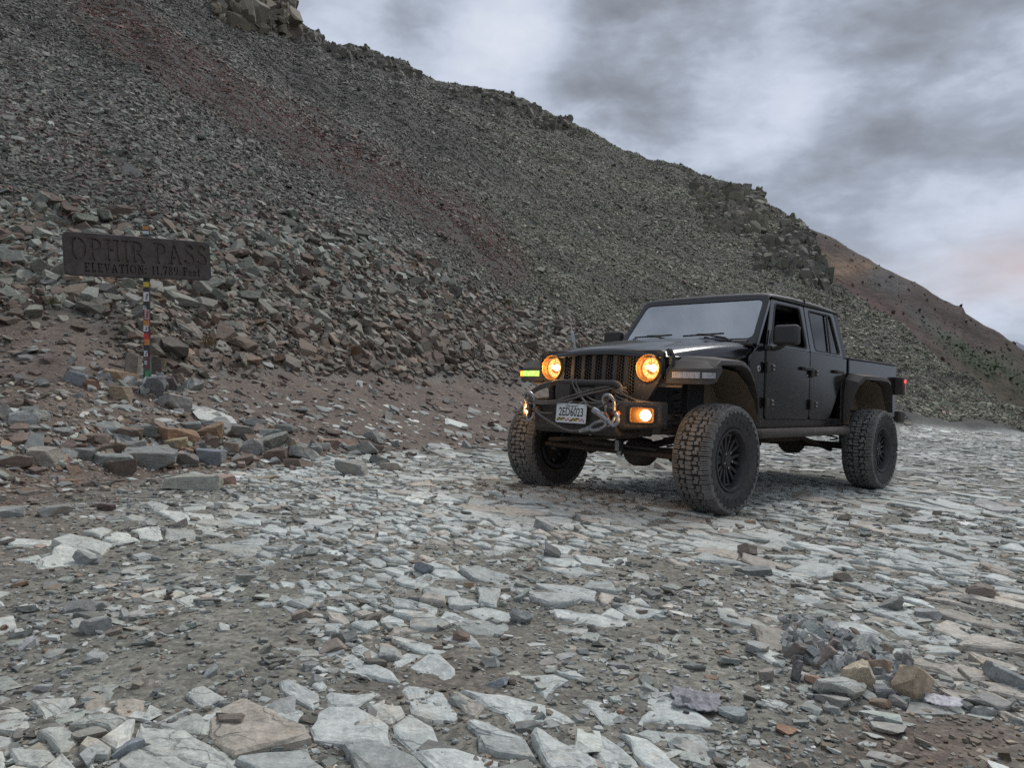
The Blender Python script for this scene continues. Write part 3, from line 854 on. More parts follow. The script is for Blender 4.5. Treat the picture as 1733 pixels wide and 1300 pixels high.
# ================================================================== TRUCK
def dust_and_sheen(name, col, rough, dust=(.105, .085, .070), low=.55, coat=.0, metal=0.0, spots=.35, base=0.05, top=0.0):
    """finish with dried mud: more of it low on the body, in specks and films; top adds painted sky sheen"""
    m, nt, b = new_mat(name)
    tc = nt.nodes.new('ShaderNodeTexCoord'); geo = nt.nodes.new('ShaderNodeNewGeometry')
    P = geo.outputs['Position']; sep = nt.nodes.new('ShaderNodeSeparateXYZ'); nt.links.new(P, sep.inputs[0])
    hz = nmath(nt, 'MULTIPLY', nmath(nt, 'SUBTRACT', 1.45, sep.outputs[2]), 1.25, True)
    f1 = nnoise(nt, P, 5, 7, .62); f2 = nnoise(nt, P, 36, 5, .65); f3 = nnoise(nt, P, 17, 6, .7, 1.2)
    film = nmath(nt, 'ADD', base, nmath(nt, 'MULTIPLY', nmath(nt, 'MULTIPLY', hz, low), nramp(nt, f1, [(.35, .35), (.68, 1.0)])))
    sp = nmath(nt, 'MULTIPLY', nramp(nt, f2, [(.585, 0.0), (.65, 1.0)]), nmath(nt, 'MULTIPLY', nramp(nt, f3, [(.42, .0), (.58, 1.0)]), nmath(nt, 'ADD', nmath(nt, 'MULTIPLY', hz, .8), .12)))
    # dried splashes: separate dots thrown up by the wheels
    vd = nt.nodes.new('ShaderNodeTexVoronoi'); vd.inputs['Scale'].default_value = 34; nt.links.new(P, vd.inputs['Vector'])
    vcs = nt.nodes.new('ShaderNodeSeparateColor'); nt.links.new(vd.outputs['Color'], vcs.inputs[0])
    dot = nmath(nt, 'MULTIPLY', nmath(nt, 'LESS_THAN', vd.outputs['Distance'], nmath(nt, 'MULTIPLY', vcs.outputs[0], .42)), nmath(nt, 'GREATER_THAN', vcs.outputs[1], .45))
    dot = nmath(nt, 'MULTIPLY', dot, nmath(nt, 'MULTIPLY', nramp(nt, f3, [(.40, .0), (.60, 1.0)]), nmath(nt, 'ADD', nmath(nt, 'MULTIPLY', hz, 1.0), .08)))
    sp = nmath(nt, 'MAXIMUM', sp, dot, True)
    if top:  # dust on upward faces, lightened to stand in for reflected sky
        sn = nt.nodes.new('ShaderNodeSeparateXYZ'); nt.links.new(geo.outputs['Normal'], sn.inputs[0])
        film = nmath(nt, 'ADD', film, nmath(nt, 'MULTIPLY', nmath(nt, 'POWER', nmath(nt, 'MAXIMUM', sn.outputs[2], 0.0), 2.0), nmath(nt, 'MULTIPLY', nramp(nt, f1, [(.3, .6), (.7, 1.2)]), top)))
    fac = nmath(nt, 'ADD', film, nmath(nt, 'MULTIPLY', sp, spots), True)
    dcol = nmix(nt, nmath(nt, 'MULTIPLY', sp, spots, True), dust, tuple(min(.4, v * 2.3) for v in dust))
    nt.links.new(nmix(nt, fac, col, dcol), b.inputs['Base Color'])
    nt.links.new(nmath(nt, 'ADD', rough, nmath(nt, 'MULTIPLY', fac, .62), True), b.inputs['Roughness'])
    b.inputs['Metallic'].default_value = metal
    if coat: 
        nt.links.new(nmath(nt, 'MULTIPLY', nmath(nt, 'SUBTRACT', 1, fac, True), coat), b.inputs['Coat Weight'])
        b.inputs['Coat Roughness'].default_value = .12
    nbump(nt, b, nmath(nt, 'ADD', nmath(nt, 'MULTIPLY', sp, .5), nmath(nt, 'MULTIPLY', f2, 0.0 if coat else .12)), .12 if coat else .35, .004 if coat else .006)
    return m
M_PAINT = dust_and_sheen('black_paint', (.004, .004, .005), .18, dust=(.11, .085, .066), low=.07, coat=.6, spots=.75, base=.004, top=.05)
M_PAINT.node_tree.nodes['Principled BSDF'].inputs['Specular IOR Level'].default_value = .3
M_ROOF = dust_and_sheen('hardtop_black', (.026, .026, .030), .34, dust=(.16, .155, .155), low=.3, base=.16, top=.5)
M_TRIM = dust_and_sheen('textured_plastic', (.030, .029, .030), .5, dust=(.125, .105, .09), low=.75, spots=.5, base=.16, top=.25)
M_STEEL = dust_and_sheen('bumper_steel', (.020, .019, .020), .45, low=.32, spots=.5, base=.07)
M_UNDER = dust_and_sheen('chassis_steel', (.022, .020, .018), .6, dust=(.085, .065, .05), low=.7, spots=.3, base=.2)
M_MUD = dust_and_sheen('mudded_liner', (.05, .04, .03), .8, dust=(.20, .15, .11), low=.6, spots=.5, base=.55)
M_GRILLE = dust_and_sheen('grille_black', (.026, .026, .029), .28, dust=(.125, .117, .112), low=.26, spots=.6, base=.15)
M_RIM = dust_and_sheen('black_rim', (.016, .017, .022), .35, dust=(.09, .078, .068), low=.16, spots=.3, base=.05)
M_ROPE = simple_mat('winch_line', (.135, .118, .105), .85, var=.35, vscale=60, bump=(260, .6, .004))
M_GALV = simple_mat('galvanised_steel', (.32, .32, .33), .42, .75, var=.3, vscale=25, bump=(80, .3, .003))
M_CHROME = simple_mat('bright_steel', (.55, .55, .56), .25, .9, var=.2, vscale=30)
M_BLACK = simple_mat('dark_interior', (.012, .012, .013), .7, var=.3, vscale=12)
M_SEAT = simple_mat('seat_cloth', (.03, .03, .032), .8, var=.3, vscale=20, bump=(120, .3, .003))
M_WHITE = simple_mat('plate_white', (.72, .73, .72), .4, var=.12, vscale=40)
M_INK = simple_mat('plate_ink', (.02, .022, .025), .5, var=.2)
M_PINK = simple_mat('shackle_pin', (.35, .13, .05), .45, .4, var=.3)
def tyre_mat(name, tread):
    m, nt, b = new_mat(name)
    geo = nt.nodes.new('ShaderNodeNewGeometry'); P = geo.outputs['Position']
    f1 = nnoise(nt, P, 11, 7, .65); f2 = nnoise(nt, P, 55, 5, .65)
    dust = nramp(nt, nmath(nt, 'ADD', nmath(nt, 'MULTIPLY', f1, .6), nmath(nt, 'MULTIPLY', f2, .4)), [(.38, .35 if tread else .2), (.62, .85 if tread else .6)])
    nt.links.new(nmix(nt, dust, (.020, .020, .020), (.265, .255, .240) if tread else (.115, .110, .106)), b.inputs['Base Color'])
    b.inputs['Roughness'].default_value = .85
    nbump(nt, b, f2, .5, .008)
    return m
M_TYRE = tyre_mat('tyre_sidewall', False); M_TREAD = tyre_mat('tyre_tread', True)
M_GROOVE = simple_mat('tyre_groove', (.045, .041, .037), .9, var=.4, vscale=30)
def glass_mat(name, trans, tint, film, filmcol, ior_face, extra=0.0):
    m = bpy.data.materials.new(name); m.use_nodes = True; nt = m.node_tree; N, L = nt.nodes, nt.links; N.clear()
    out = N.new('ShaderNodeOutputMaterial'); tr = N.new('ShaderNodeBsdfTransparent'); gl = N.new('ShaderNodeBsdfGlossy'); df = N.new('ShaderNodeBsdfDiffuse')
    tr.inputs[0].default_value = (*tint, 1); gl.inputs['Roughness'].default_value = .03; gl.inputs[0].default_value = (1, 1, 1, 1)
    geo = N.new('ShaderNodeNewGeometry')
    f = nnoise(nt, geo.outputs['Position'], 6, 7, .65); f2 = nnoise(nt, geo.outputs['Position'], 60, 3, .6)
    df.inputs[0].default_value = (*filmcol, 1)
    fr = N.new('ShaderNodeFresnel'); fr.inputs[0].default_value = ior_face
    m1 = N.new('ShaderNodeMixShader'); m2 = N.new('ShaderNodeMixShader')
    L.new(nmath(nt, 'MULTIPLY', nramp(nt, nmath(nt, 'ADD', nmath(nt, 'MULTIPLY', f, .7), nmath(nt, 'MULTIPLY', f2, .3)), [(.35, .8), (.7, 1.15)]), film), m1.inputs[0])
    L.new(tr.outputs[0], m1.inputs[1]); L.new(df.outputs[0], m1.inputs[2])
    L.new(nmath(nt, 'MULTIPLY', fr.outputs[0], 1.0 + extra, True), m2.inputs[0]); L.new(m1.outputs[0], m2.inputs[1]); L.new(gl.outputs[0], m2.inputs[2])
    L.new(m2.outputs[0], out.inputs[0]); return m
M_WIND = glass_mat('windshield_glass', 1, (.72, .78, .78), .36, (.38, .50, .57), 2.0, 1.6)  # sky reflection is put into the bluish diffuse film colour
M_TINT = glass_mat('tinted_glass', 1, (.10, .11, .12), .035, (.3, .28, .26), 1.45)
M_CLEAR = glass_mat('clear_lens', 1, (.95, .95, .95), .04, (.5, .5, .5), 1.35)
def lamp_mat(name, c1, c2, s, scale=70, plain=False):
    m, nt, b = new_mat(name)
    tc = nt.nodes.new('ShaderNodeTexCoord')
    v = nt.nodes.new('ShaderNodeTexVoronoi'); v.inputs['Scale'].default_value = scale; nt.links.new(tc.outputs['Object'], v.inputs['Vector'])
    f = nnoise(nt, tc.outputs['Object'], scale * .35, 3, .6)
    k = nmath(nt, 'ADD', nmath(nt, 'MULTIPLY', v.outputs['Distance'], .7), nmath(nt, 'MULTIPLY', f, .6))
    col = nmix(nt, nramp(nt, k, [(.35, 0.0), (.75, 1.0)]), c1, c2)
    b.inputs['Base Color'].default_value = (.3, .2, .1, 1)
    if plain: b.inputs['Emission Color'].default_value = (*c1, 1)
    else: nt.links.new(col, b.inputs['Emission Color'])
    b.inputs['Emission Strength'].default_value = s
    return m
M_HEAD = lamp_mat('headlight_lit', (1.0, .66, .22), (.50, .16, .02), 2.0, 75)
M_HOT = lamp_mat('headlight_beam', (1.0, .90, .62), (1.0, .72, .32), 8.0, 40)
M_FOG = lamp_mat('fog_light_lit', (1.0, .78, .40), (1, 1, 1), 7.0, plain=True)
M_AMBER = lamp_mat('amber_marker_lit', (1.0, .33, .02), (1, 1, 1), 2.4, plain=True)
M_GREEN = lamp_mat('running_light_lit', (.62, 1.0, .22), (.15, .45, .05), 1.7, 130)
M_RED = lamp_mat('tail_light_lit', (1.0, .03, .02), (1, 1, 1), 2.2, plain=True)
M_TAILLENS = simple_mat('tail_light_lens', (.09, .012, .012), .25, coat=.5, var=.2)
M_BEZEL = simple_mat('lamp_bezel', (.42, .20, .06), .32, .55, var=.2, vscale=30)
M_FOGH = simple_mat('fog_housing', (.16, .075, .02), .35, .3, var=.2, vscale=30)
M_DRL = simple_mat('clear_ribbed_lens', (.40, .39, .41), .28, .1, var=.3, vscale=50)

truck = empty('pickup_truck', (TRUCK_LOC[0], TRUCK_LOC[1], .022), TRUCK_ROT)
setp(truck, 'lifted black four-door pickup truck with amber headlights lit and winch bumper', 'pickup truck')
T = truck
RT = .457; YO = 1.088; TW_ = .32; WB = 3.487

def light(name, loc, power, col, parent, size=.04):
    d = bpy.data.lights.new(name, 'POINT'); d.energy = power; d.color = col; d.shadow_soft_size = size
    o = bpy.data.objects.new(name, d); COL.objects.link(o); o.parent = parent; o.location = loc; return o

# ---------- wheels
def wheel_meshes():
    # carcass profile (radius, lateral offset); outer face at +, lateral 0 = centre
    hw = TW_ / 2
    bm = bmesh.new()
    prof = [(.245, -.10), (.262, -.128), (.30, -.150), (.36, -.158), (.405, -.155), (.424, -.140), (.432, -.10), (.435, 0), (.432, .10), (.424, .140),
            (.405, .155), (.36, .158), (.30, .150), (.262, .128), (.245, .10), (.22, .06), (.22, -.06)]
    bm_lathe(bm, prof, 'y', 72, closed=True)
    # raised sidewall ribs and lettering blocks
    for k in range(30):
        a = 2 * math.pi * k / 30
        if k % 15 < 7:
            bm_box(bm, (.335 * math.cos(a), .1575, .335 * math.sin(a)), (.034, .006, .028), (0, -a, 0))
    def smooth_mesh(bm, name, ang=35):
        bmesh.ops.recalc_face_normals(bm, faces=bm.faces[:]); me = bpy.data.meshes.new(name); bm.to_mesh(me); bm.free()
        me.polygons.foreach_set('use_smooth', np.ones(len(me.polygons), bool)); me.set_sharp_from_angle(angle=R(ang)); return me
    for f_ in bm.faces:
        cc = f_.calc_center_median()
        if math.hypot(cc.x, cc.z) > .412: f_.material_index = 1
    tyre = smooth_mesh(bm, 'tyre'); tyre.materials.append(M_TYRE); tyre.materials.append(M_GROOVE)
    # tread blocks: (u fraction of pitch, v across)
    bm = bmesh.new(); rr = random.Random(4)
    def rad(v):
        a = abs(v); return .4575 - (.006 * (a / .12) ** 2 if a < .12 else .006 + (a - .12) * .55)
    def block(poly, ang0, pitch, dr=0.0, base=.428):
        A, B = [], []
        cu = sum(p[0] for p in poly) / len(poly); cv = sum(p[1] for p in poly) / len(poly)
        for u, v in poly:
            for lst, k, r_ in ((A, 1.0, None), (B, .93, 1)):
                uu, vv = cu + (u - cu) * k, cv + (v - cv) * k
                a = ang0 + uu * pitch; r2 = (base if r_ is None else rad(vv) + dr)
                if abs(vv) > .145 and r_ is None: r2 = .40
                lst.append(bm.verts.new((r2 * math.cos(a), vv, r2 * math.sin(a))))
        n = len(poly); bm.faces.new(B)
        for k in range(n): bm.faces.new((A[k], A[(k + 1) % n], B[(k + 1) % n], B[k]))
    NP = 37; pitch = 2 * math.pi / NP
    for i in range(NP):
        a0 = i * pitch + rr.uniform(-.04, .04) * pitch
        j = lambda: rr.uniform(-.002, .002)
        for s in (-1, 1):
            off = 0 if s > 0 else .5
            # two shoulder lugs per pitch, one long and one short, each cut by a sipe
            for (u0, u1, v0) in ((.04, .46, .085), (.54, .96, .098)):
                um = (u0 + u1) / 2
                for (ua, ub) in ((u0, um - .012), (um + .012, u1)):
                    block([(ua + off, s * (v0 + j())), (ub + off, s * (v0 + j())), (ub + off + .05, s * .130), (ub + off + .05, s * .163), (ua + off + .05, s * .163), (ua + off + .05, s * .130)], a0, pitch, rr.uniform(-.001, .001))
            # interlocking intermediate block
            block([(.10 + off, s * .036), (.42 + off, s * .030), (.50 + off, s * .052), (.86 + off, s * .048), (.90 + off, s * .082), (.52 + off, s * .090), (.44 + off, s * .072), (.12 + off, s * .076)], a0, pitch)
        # centre blocks
        block([(.02, -.026), (.36, -.032), (.44, -.008), (.40, .024), (.06, .028), (.0, .004)], a0, pitch)
        block([(.54, -.024), (.90, -.030), (.96, -.004), (.90, .028), (.56, .030), (.50, .008)], a0, pitch)
    # side biters
    for i in range(NP):
        a0 = i * pitch
        for s in (-1, 1):
            for (u0, u1, r0, r1) in ((.05, .55, .385, .425), (.55, .95, .40, .425)):
                A = [(r0, u0), (r0, u1), (r1, u1), (r1, u0)]
                lo = [bm.verts.new((r_ * math.cos(a0 + u * pitch), s * .152, r_ * math.sin(a0 + u * pitch))) for r_, u in A]
                hi = [bm.verts.new((r_ * math.cos(a0 + u * pitch), s * (.165 if r_ < .41 else .163), r_ * math.sin(a0 + u * pitch))) for r_, u in A]
                bm.faces.new(hi)
                for k in range(4): bm.faces.new((lo[k], lo[(k + 1) % 4], hi[(k + 1) % 4], hi[k]))
    bmesh.ops.recalc_face_normals(bm, faces=bm.faces[:]); tread = bpy.data.meshes.new('tread'); bm.to_mesh(tread); bm.free(); tread.materials.append(M_TREAD)
    # rim: lip, barrel
    bm = bmesh.new()
    bm_lathe(bm, [(.222, -.12), (.238, -.12), (.238, .10), (.262, .128), (.256, .140), (.240, .138), (.226, .118), (.215, .06), (.205, -.02), (.205, -.12)], 'y', 64, closed=True)
    rim = smooth_mesh(bm, 'rim'); rim.materials.append(M_RIM)
    # spokes: eight windows between paired ribs
    bm = bmesh.new()
    bm_lathe(bm, [(.0, .098), (.042, .098), (.046, .09), (.072, .086), (.084, .062), (.084, -.01), (.0, -.01)], 'y', 40)
    for k in range(8):
        a = 2 * math.pi * (k + .5) / 8
        for s in (-1, 1):
            w = .018
            def P_(r_, t, y): 
                ca, sa = math.cos(a), math.sin(a); return (r_ * ca - t * sa, y, r_ * sa + t * ca)
            q = [(.07, s * .012 - w * .6), (.07, s * .012 + w * .6), (.214, s * .040 + w * .75), (.214, s * .040 - w * .75)]
            lo = [bm.verts.new(P_(r_, t, .028)) for r_, t in q]; hi = [bm.verts.new(P_(r_, t, .074 if r_ < .1 else .094)) for r_, t in q]
            bm.faces.new(lo[::-1]); bm.faces.new(hi)
            for e in range(4): bm.faces.new((lo[e], lo[(e + 1) % 4], hi[(e + 1) % 4], hi[e]))
        bm_box(bm, (.202 * math.cos(a), .086, .202 * math.sin(a)), (.022, .018, .085), (0, -a, 0))
        # web half way
        bm_box(bm, (.105 * math.cos(a), .06, .105 * math.sin(a)), (.05, .03, .05), (0, -a, 0))
    spokes = smooth_mesh(bm, 'spokes', 30); spokes.materials.append(M_RIM)
    bm = bmesh.new()
    bm_lathe(bm, [(.0, .102), (.009, .102), (.011, .08)], 'y', 6)
    lugs = smooth_mesh(bm, 'lug_nuts'); lugs.materials.append(M_CHROME)
    bm = bmesh.new()
    bm_lathe(bm, [(.0, .01), (.165, .01), (.165, -.02), (.0, -.02)], 'y', 40)
    bm_box(bm, (.10, -.02, .10), (.11, .08, .07), (0, .8, 0))
    disc = smooth_mesh(bm, 'brake_disc'); disc.materials.append(M_UNDER)
    return tyre, tread, rim, spokes, lugs, disc
_tyre, _tread, _rim, _spokes, _lugs, _disc = wheel_meshes()
for (x, s) in ((0, 1), (0, -1), (-WB, 1), (-WB, -1)):
    w = link_mesh('wheel', _spokes, None, T); w.location = (x, s * (YO - TW_ / 2 - .005), RT - .012)
    w.rotation_euler = (0, random.uniform(0, 6), 0 if s > 0 else math.pi)
    for nm, me in (('tyre', _tyre), ('tread', _tread), ('rim', _rim), ('brake_disc', _disc)):
        link_mesh(nm, me, None, w)
    for k in range(5):
        o = link_mesh('lug_nut', _lugs, None, w); a = 2 * math.pi * k / 5 + .3; o.location = (.0635 * math.cos(a), 0, .0635 * math.sin(a))

# ---------- body surfaces
def ybody(z):
    return .80 if z < 1.44 else .80 - (z - 1.44) * .19
def side_panel(name, pts, mat, s, th=.028, parent=None, off=0.0, bevel=.010, rad=.03, seg=3):
    bm = bmesh.new(); q = rounded(pts, rad, seg)
    bm_prism(bm, q, lambda p: (p[0], s * (ybody(p[1]) + off - th), p[1]), lambda p: (p[0], s * (ybody(p[1]) + off), p[1]))
    return fin(name, bm, mat, parent or T, bevel, 2)
def side_frame(name, outer, inner, mat, s, th=.03, parent=None, off=0.0, bevel=.006, ro=.03, ri=.05):
    bm = bmesh.new()
    bm_ring(bm, rounded(outer, ro, 5), rounded(inner, ri, 5), lambda p: (p[0], s * (ybody(p[1]) + off - th), p[1]), lambda p: (p[0], s * (ybody(p[1]) + off), p[1]))
    return fin(name, bm, mat, parent or T, bevel, 2)

# tub shell: cowl sides, sills, floor, firewall, rear wall
tub = bmesh.new()
for s in (-1, 1):
    bm_box(tub, (-1.98, s * .745, .735), (2.20, .09, .10))            # sill
    bm_box(tub, (-.985, s * .755, 1.09), (.165, .075, .75))          # cowl side below the windshield
    bm_box(tub, (-2.985, s * .755, 1.08), (.13, .075, .74))          # cab rear corner
    bm_box(tub, (-2.055, s * .725, 1.10), (.07, .07, .72))           # middle post
bm_box(tub, (-2.0, 0, .76), (2.10, 1.44, .05))
bm_box(tub, (-.93, 0, 1.10), (.06, 1.46, .74))
bm_box(tub, (-3.03, 0, 1.10), (.05, 1.50, .72))
body = fin('cab_shell', tub, M_PAINT, T, .008)
for s in (-1, 1):
    # pillars of the cab above the belt
    bm = bmesh.new()
    q = rounded([(-2.915, 1.45), (-3.05, 1.45), (-2.965, 1.955), (-2.86, 1.955)], .02, 2)
    bm_prism(bm, q, lambda p: (p[0], s * (ybody(p[1]) - .08), p[1]), lambda p: (p[0], s * (ybody(p[1]) - .004), p[1]))
    fin('rear_pillar', bm, M_ROOF, T, .012)
    # cowl panel in front of the door, with badge
    cp = side_panel('cowl_panel', [(-.74, 1.315), (-.80, .93), (-.90, .70), (-1.05, .70), (-1.05, 1.462), (-.93, 1.462)], M_PAINT, s, off=-.003)
    bm = bmesh.new(); bm_lathe(bm, [(.0, .004), (.026, .004), (.03, .0), (.03, -.004)], 'y' , 24)
    bd = fin('badge', bm, M_CHROME, cp); bd.location = (-.93, s * .799, 1.238)
    if s < 0: bd.rotation_euler = (0, 0, math.pi)
    bm = bmesh.new()
    for k in range(3): bm_box(bm, (math.cos(k * 2.1) * .010, .0055, math.sin(k * 2.1) * .010), (.016, .002, .007), (0, k, 0))
    o = fin('badge_mark', bm, M_TRIM, cp); o.location = bd.location; o.rotation_euler = bd.rotation_euler
    # doors
    fd = side_panel('front_door', [(-1.062, 1.462), (-1.068, .80), (-1.10, .765), (-2.01, .765), (-2.045, .80), (-2.045, 1.462)], M_PAINT, s, off=.004, rad=[.01, .03, .03, .03, .03, .01])
    rd = side_panel('rear_door', [(-2.06, 1.462), (-2.06, .80), (-2.09, .765), (-2.52, .765), (-2.60, .80), (-2.90, 1.20), (-2.92, 1.462)], M_PAINT, s, off=.004, rad=[.01, .03, .03, .06, .06, .04, .01])
    side_frame('window_frame', [(-1.064, 1.464), (-1.325, 1.952), (-2.045, 1.952), (-2.045, 1.464)], [(-1.175, 1.49), (-1.385, 1.90), (-1.955, 1.912), (-1.99, 1.485)], M_PAINT, s, parent=fd, off=.002, ro=[.01, .05, .03, .01], ri=.05)
    side_frame('window_frame', [(-2.06, 1.464), (-2.06, 1.952), (-2.845, 1.952), (-2.92, 1.464)], [(-2.185, 1.485), (-2.155, 1.912), (-2.755, 1.912), (-2.86, 1.485)], M_PAINT, s, parent=rd, off=.002, ro=[.01, .03, .05, .01], ri=.05)
    # rubber seal around each opening
    for d_, qi in ((fd, [(-1.175, 1.49), (-1.385, 1.90), (-1.955, 1.912), (-1.99, 1.485)]), (rd, [(-2.185, 1.485), (-2.155, 1.912), (-2.755, 1.912), (-2.86, 1.485)])):
        bm = bmesh.new(); q = rounded(qi, .05, 5); c_ = Vector((sum(p[0] for p in q) / len(q), sum(p[1] for p in q) / len(q)))
        inn = [tuple(c_ + (Vector(p) - c_) * .955) for p in q]; ou = [tuple(c_ + (Vector(p) - c_) * 1.02) for p in q]
        bm_ring(bm, ou, inn, lambda p: (p[0], s * (ybody(p[1]) - .015), p[1]), lambda p: (p[0], s * (ybody(p[1]) + .005), p[1]))
        fin('window_seal', bm, M_TRIM, d_)
    def pane(name, pts, mat, parent, off=-.012):
        bm = bmesh.new(); q = rounded(pts, .05, 4)
        bm_prism(bm, q, lambda p: (p[0], s * (ybody(p[1]) + off - .004), p[1]), lambda p: (p[0], s * (ybody(p[1]) + off), p[1]))
        return fin(name, bm, mat, parent)
    if s < 0: pane('window_glass', [(-1.17, 1.485), (-1.38, 1.905), (-1.96, 1.915), (-1.995, 1.48)], M_TINT, fd)
    pane('window_glass', [(-2.18, 1.48), (-2.15, 1.915), (-2.76, 1.915), (-2.865, 1.48)], M_TINT, rd)
    bm = bmesh.new(); bm_box(bm, (-2.60, s * .755, 1.70), (.022, .016, .44), (s * .185, -.12, 0)); fin('window_divider', bm, M_TRIM, rd, .003)
    # handles, hinges, lock
    for d_, x, z in ((fd, -1.94, 1.285), (rd, -2.765, 1.292)):
        bm = bmesh.new(); bm_box(bm, (x, s * .832, z), (.185, .022, .032)); bm_box(bm, (x - .075, s * .815, z), (.03, .03, .03)); bm_box(bm, (x + .075, s * .815, z), (.045, .03, .036))
        fin('door_handle', bm, M_TRIM, d_, .006)
    bm = bmesh.new(); bm_lathe(bm, [(.0, .006), (.012, .006), (.013, 0)], 'y', 14); o = fin('door_lock', bm, M_CHROME, fd, loc=(-1.985, s * .803, 1.215)); o.rotation_euler = (0, 0, 0 if s > 0 else math.pi)
    for d_, xs in ((fd, -1.10), (rd, -2.10)):
        for z in (1.255, .925):
            bm = bmesh.new()
            bm_box(bm, (xs - .035, s * .812, z), (.115, .018, .075)); bm_box(bm, (xs - .065, s * .824, z), (.05, .018, .055)); bm_tube(bm, [(xs + .045, s * .822, z - .055), (xs + .045, s * .822, z + .05)], .016, 8)
            fin('door_hinge', bm, M_TRIM, d_, .005)
            for q in (-.016, .018):
                box('hinge_bolt', (xs - .066, s * .835, z + q), (.030, .006, .012), M_CHROME, d_, .002)
    # mirror on the front door
    bm = bmesh.new()
    bm_box(bm, (-1.085, s * .985, 1.555), (.105, .235, .185), taper=(.9, .94)); mr = fin('mirror', bm, M_TRIM, fd, .03, 4)
    bm = bmesh.new(); bm_tube(bm, catmull([(-1.10, s * .80, 1.455), (-1.09, s * .86, 1.43), (-1.085, s * .93, 1.45), (-1.085, s * .97, 1.48)], 5), .024, 8)
    bm_box(bm, (-1.11, s * .82, 1.44), (.16, .05, .045)); fin('mirror_arm', bm, M_TRIM, fd, .006)
    bm = bmesh.new(); bm_box(bm, (-1.139, s * .985, 1.555), (.006, .20, .15)); fin('mirror_glass', bm, M_CHROME, fd, .004)
    bm = bmesh.new(); bm_tube(bm, catmull([(-1.10, s * .815, 1.46), (-1.13, s * .80, 1.52), (-1.20, s * .788, 1.62)], 4), .009, 6); fin('mirror_bracket', bm, M_TRIM, fd)
    # rock slider step
    bm = bmesh.new()
    bm_tube(bm, [(-.72, s * .80, .655), (-.78, s * .885, .64), (-2.84, s * .885, .655), (-2.92, s * .83, .665)], .046, 12)
    for x in (-1.0, -1.7, -2.4, -2.8): bm_tube(bm, [(x, s * .88, .645), (x, s * .45, .64)], .022, 8)
    fin('side_step', bm, M_TRIM, T)

# roof
bm = bmesh.new()
secs = []
for x, zc, w, dz in ((-1.262, 1.958, .715, .022), (-1.285, 1.985, .722, .03), (-1.35, 2.000, .724, .036), (-1.8, 2.016, .724, .038), (-2.4, 2.012, .722, .038), (-2.85, 1.998, .716, .036), (-2.945, 1.988, .71, .03), (-2.975, 1.962, .704, .02)):
    ring = []
    for t in (-1, -.985, -.95, -.86, -.6, -.2, .2, .6, .86, .95, .985, 1):
        a = abs(t); zz = zc + .012 * (1 - a * a) - (dz * .28 if a == .95 else dz * .65 if a == .985 else dz if a == 1 else dz * .07 if a == .86 else 0)
        ring.append(bm.verts.new((x, t * w, zz)))
    low = [bm.verts.new((x, w * .985, 1.946)), bm.verts.new((x, -w * .985, 1.946))]
    secs.append(ring + low)
for A, B in zip(secs[:-1], secs[1:]):
    n = len(A)
    for k in range(n): bm.faces.new((A[k], A[(k + 1) % n], B[(k + 1) % n], B[k]))
bm.faces.new(secs[0][::-1]); bm.faces.new(secs[-1])
roof = fin('roof', bm, M_ROOF, T, angle=50)
for s in (-1, 1):
    bm = bmesh.new(); bm_box(bm, (-2.055, s * .700, 1.975), (.006, .05, .06)); fin('roof_seam', bm, M_BLACK, roof)
    tube('drip_rail', [(-1.30, s * .722, 1.950), (-2.0, s * .722, 1.954), (-2.95, s * .71, 1.954)], .009, M_BLACK, roof, 6)
bm = bmesh.new(); bm_prism(bm, rounded([(-.66, 1.50), (.66, 1.50), (.62, 1.94), (-.62, 1.94)], .05, 3), lambda p: (-3.045 + (p[1] - 1.45) * .17, p[0], p[1]), lambda p: (-3.035 + (p[1] - 1.45) * .17, p[0], p[1]))
fin('rear_window', bm, M_TINT, T)
bm = bmesh.new(); bm_ring(bm, rounded([(-.74, 1.45), (.74, 1.45), (.67, 1.95), (-.67, 1.95)], .03, 3), rounded([(-.62, 1.53), (.62, 1.53), (.58, 1.90), (-.58, 1.90)], .05, 3), lambda p: (-3.05 + (p[1] - 1.45) * .17, p[0], p[1]), lambda p: (-3.02 + (p[1] - 1.45) * .17, p[0], p[1]))
fin('rear_window_frame', bm, M_ROOF, T)

# windshield: frame, pane, dark border, wipers
def wmap(p, o=0.0):                 # p=(y, z) on the raked plane
    t = (p[1] - 1.47) / .50
    return (-.895 - t * .385 + o * .79, p[0], p[1] + o * .61)
Wo = [(-.785, 1.465), (.785, 1.465), (.715, 1.972), (-.715, 1.972)]; Wi = [(-.715, 1.528), (.715, 1.528), (.662, 1.925), (-.662, 1.925)]
bm = bmesh.new(); bm_ring(bm, rounded(Wo, [.02, .02, .06, .06], 5), rounded(Wi, .06, 5), lambda p: wmap(p, -.055), lambda p: wmap(p, 0))
wf = fin('windshield_frame', bm, M_PAINT, T, .010)
bm = bmesh.new(); bm_prism(bm, rounded([(-.725, 1.52), (.725, 1.52), (.67, 1.933), (-.67, 1.933)], .06, 5), lambda p: wmap(p, -.014), lambda p: wmap(p, -.009))
wp = fin('windshield', bm, M_WIND, T)
bm = bmesh.new(); bm_ring(bm, rounded([(-.728, 1.518), (.728, 1.518), (.672, 1.935), (-.672, 1.935)], .06, 5), rounded([(-.672, 1.575), (.672, 1.575), (.628, 1.885), (-.628, 1.885)], .09, 5), lambda p: wmap(p, -.020), lambda p: wmap(p, -.0165))
fin('windshield_border', bm, M_BLACK, wp)
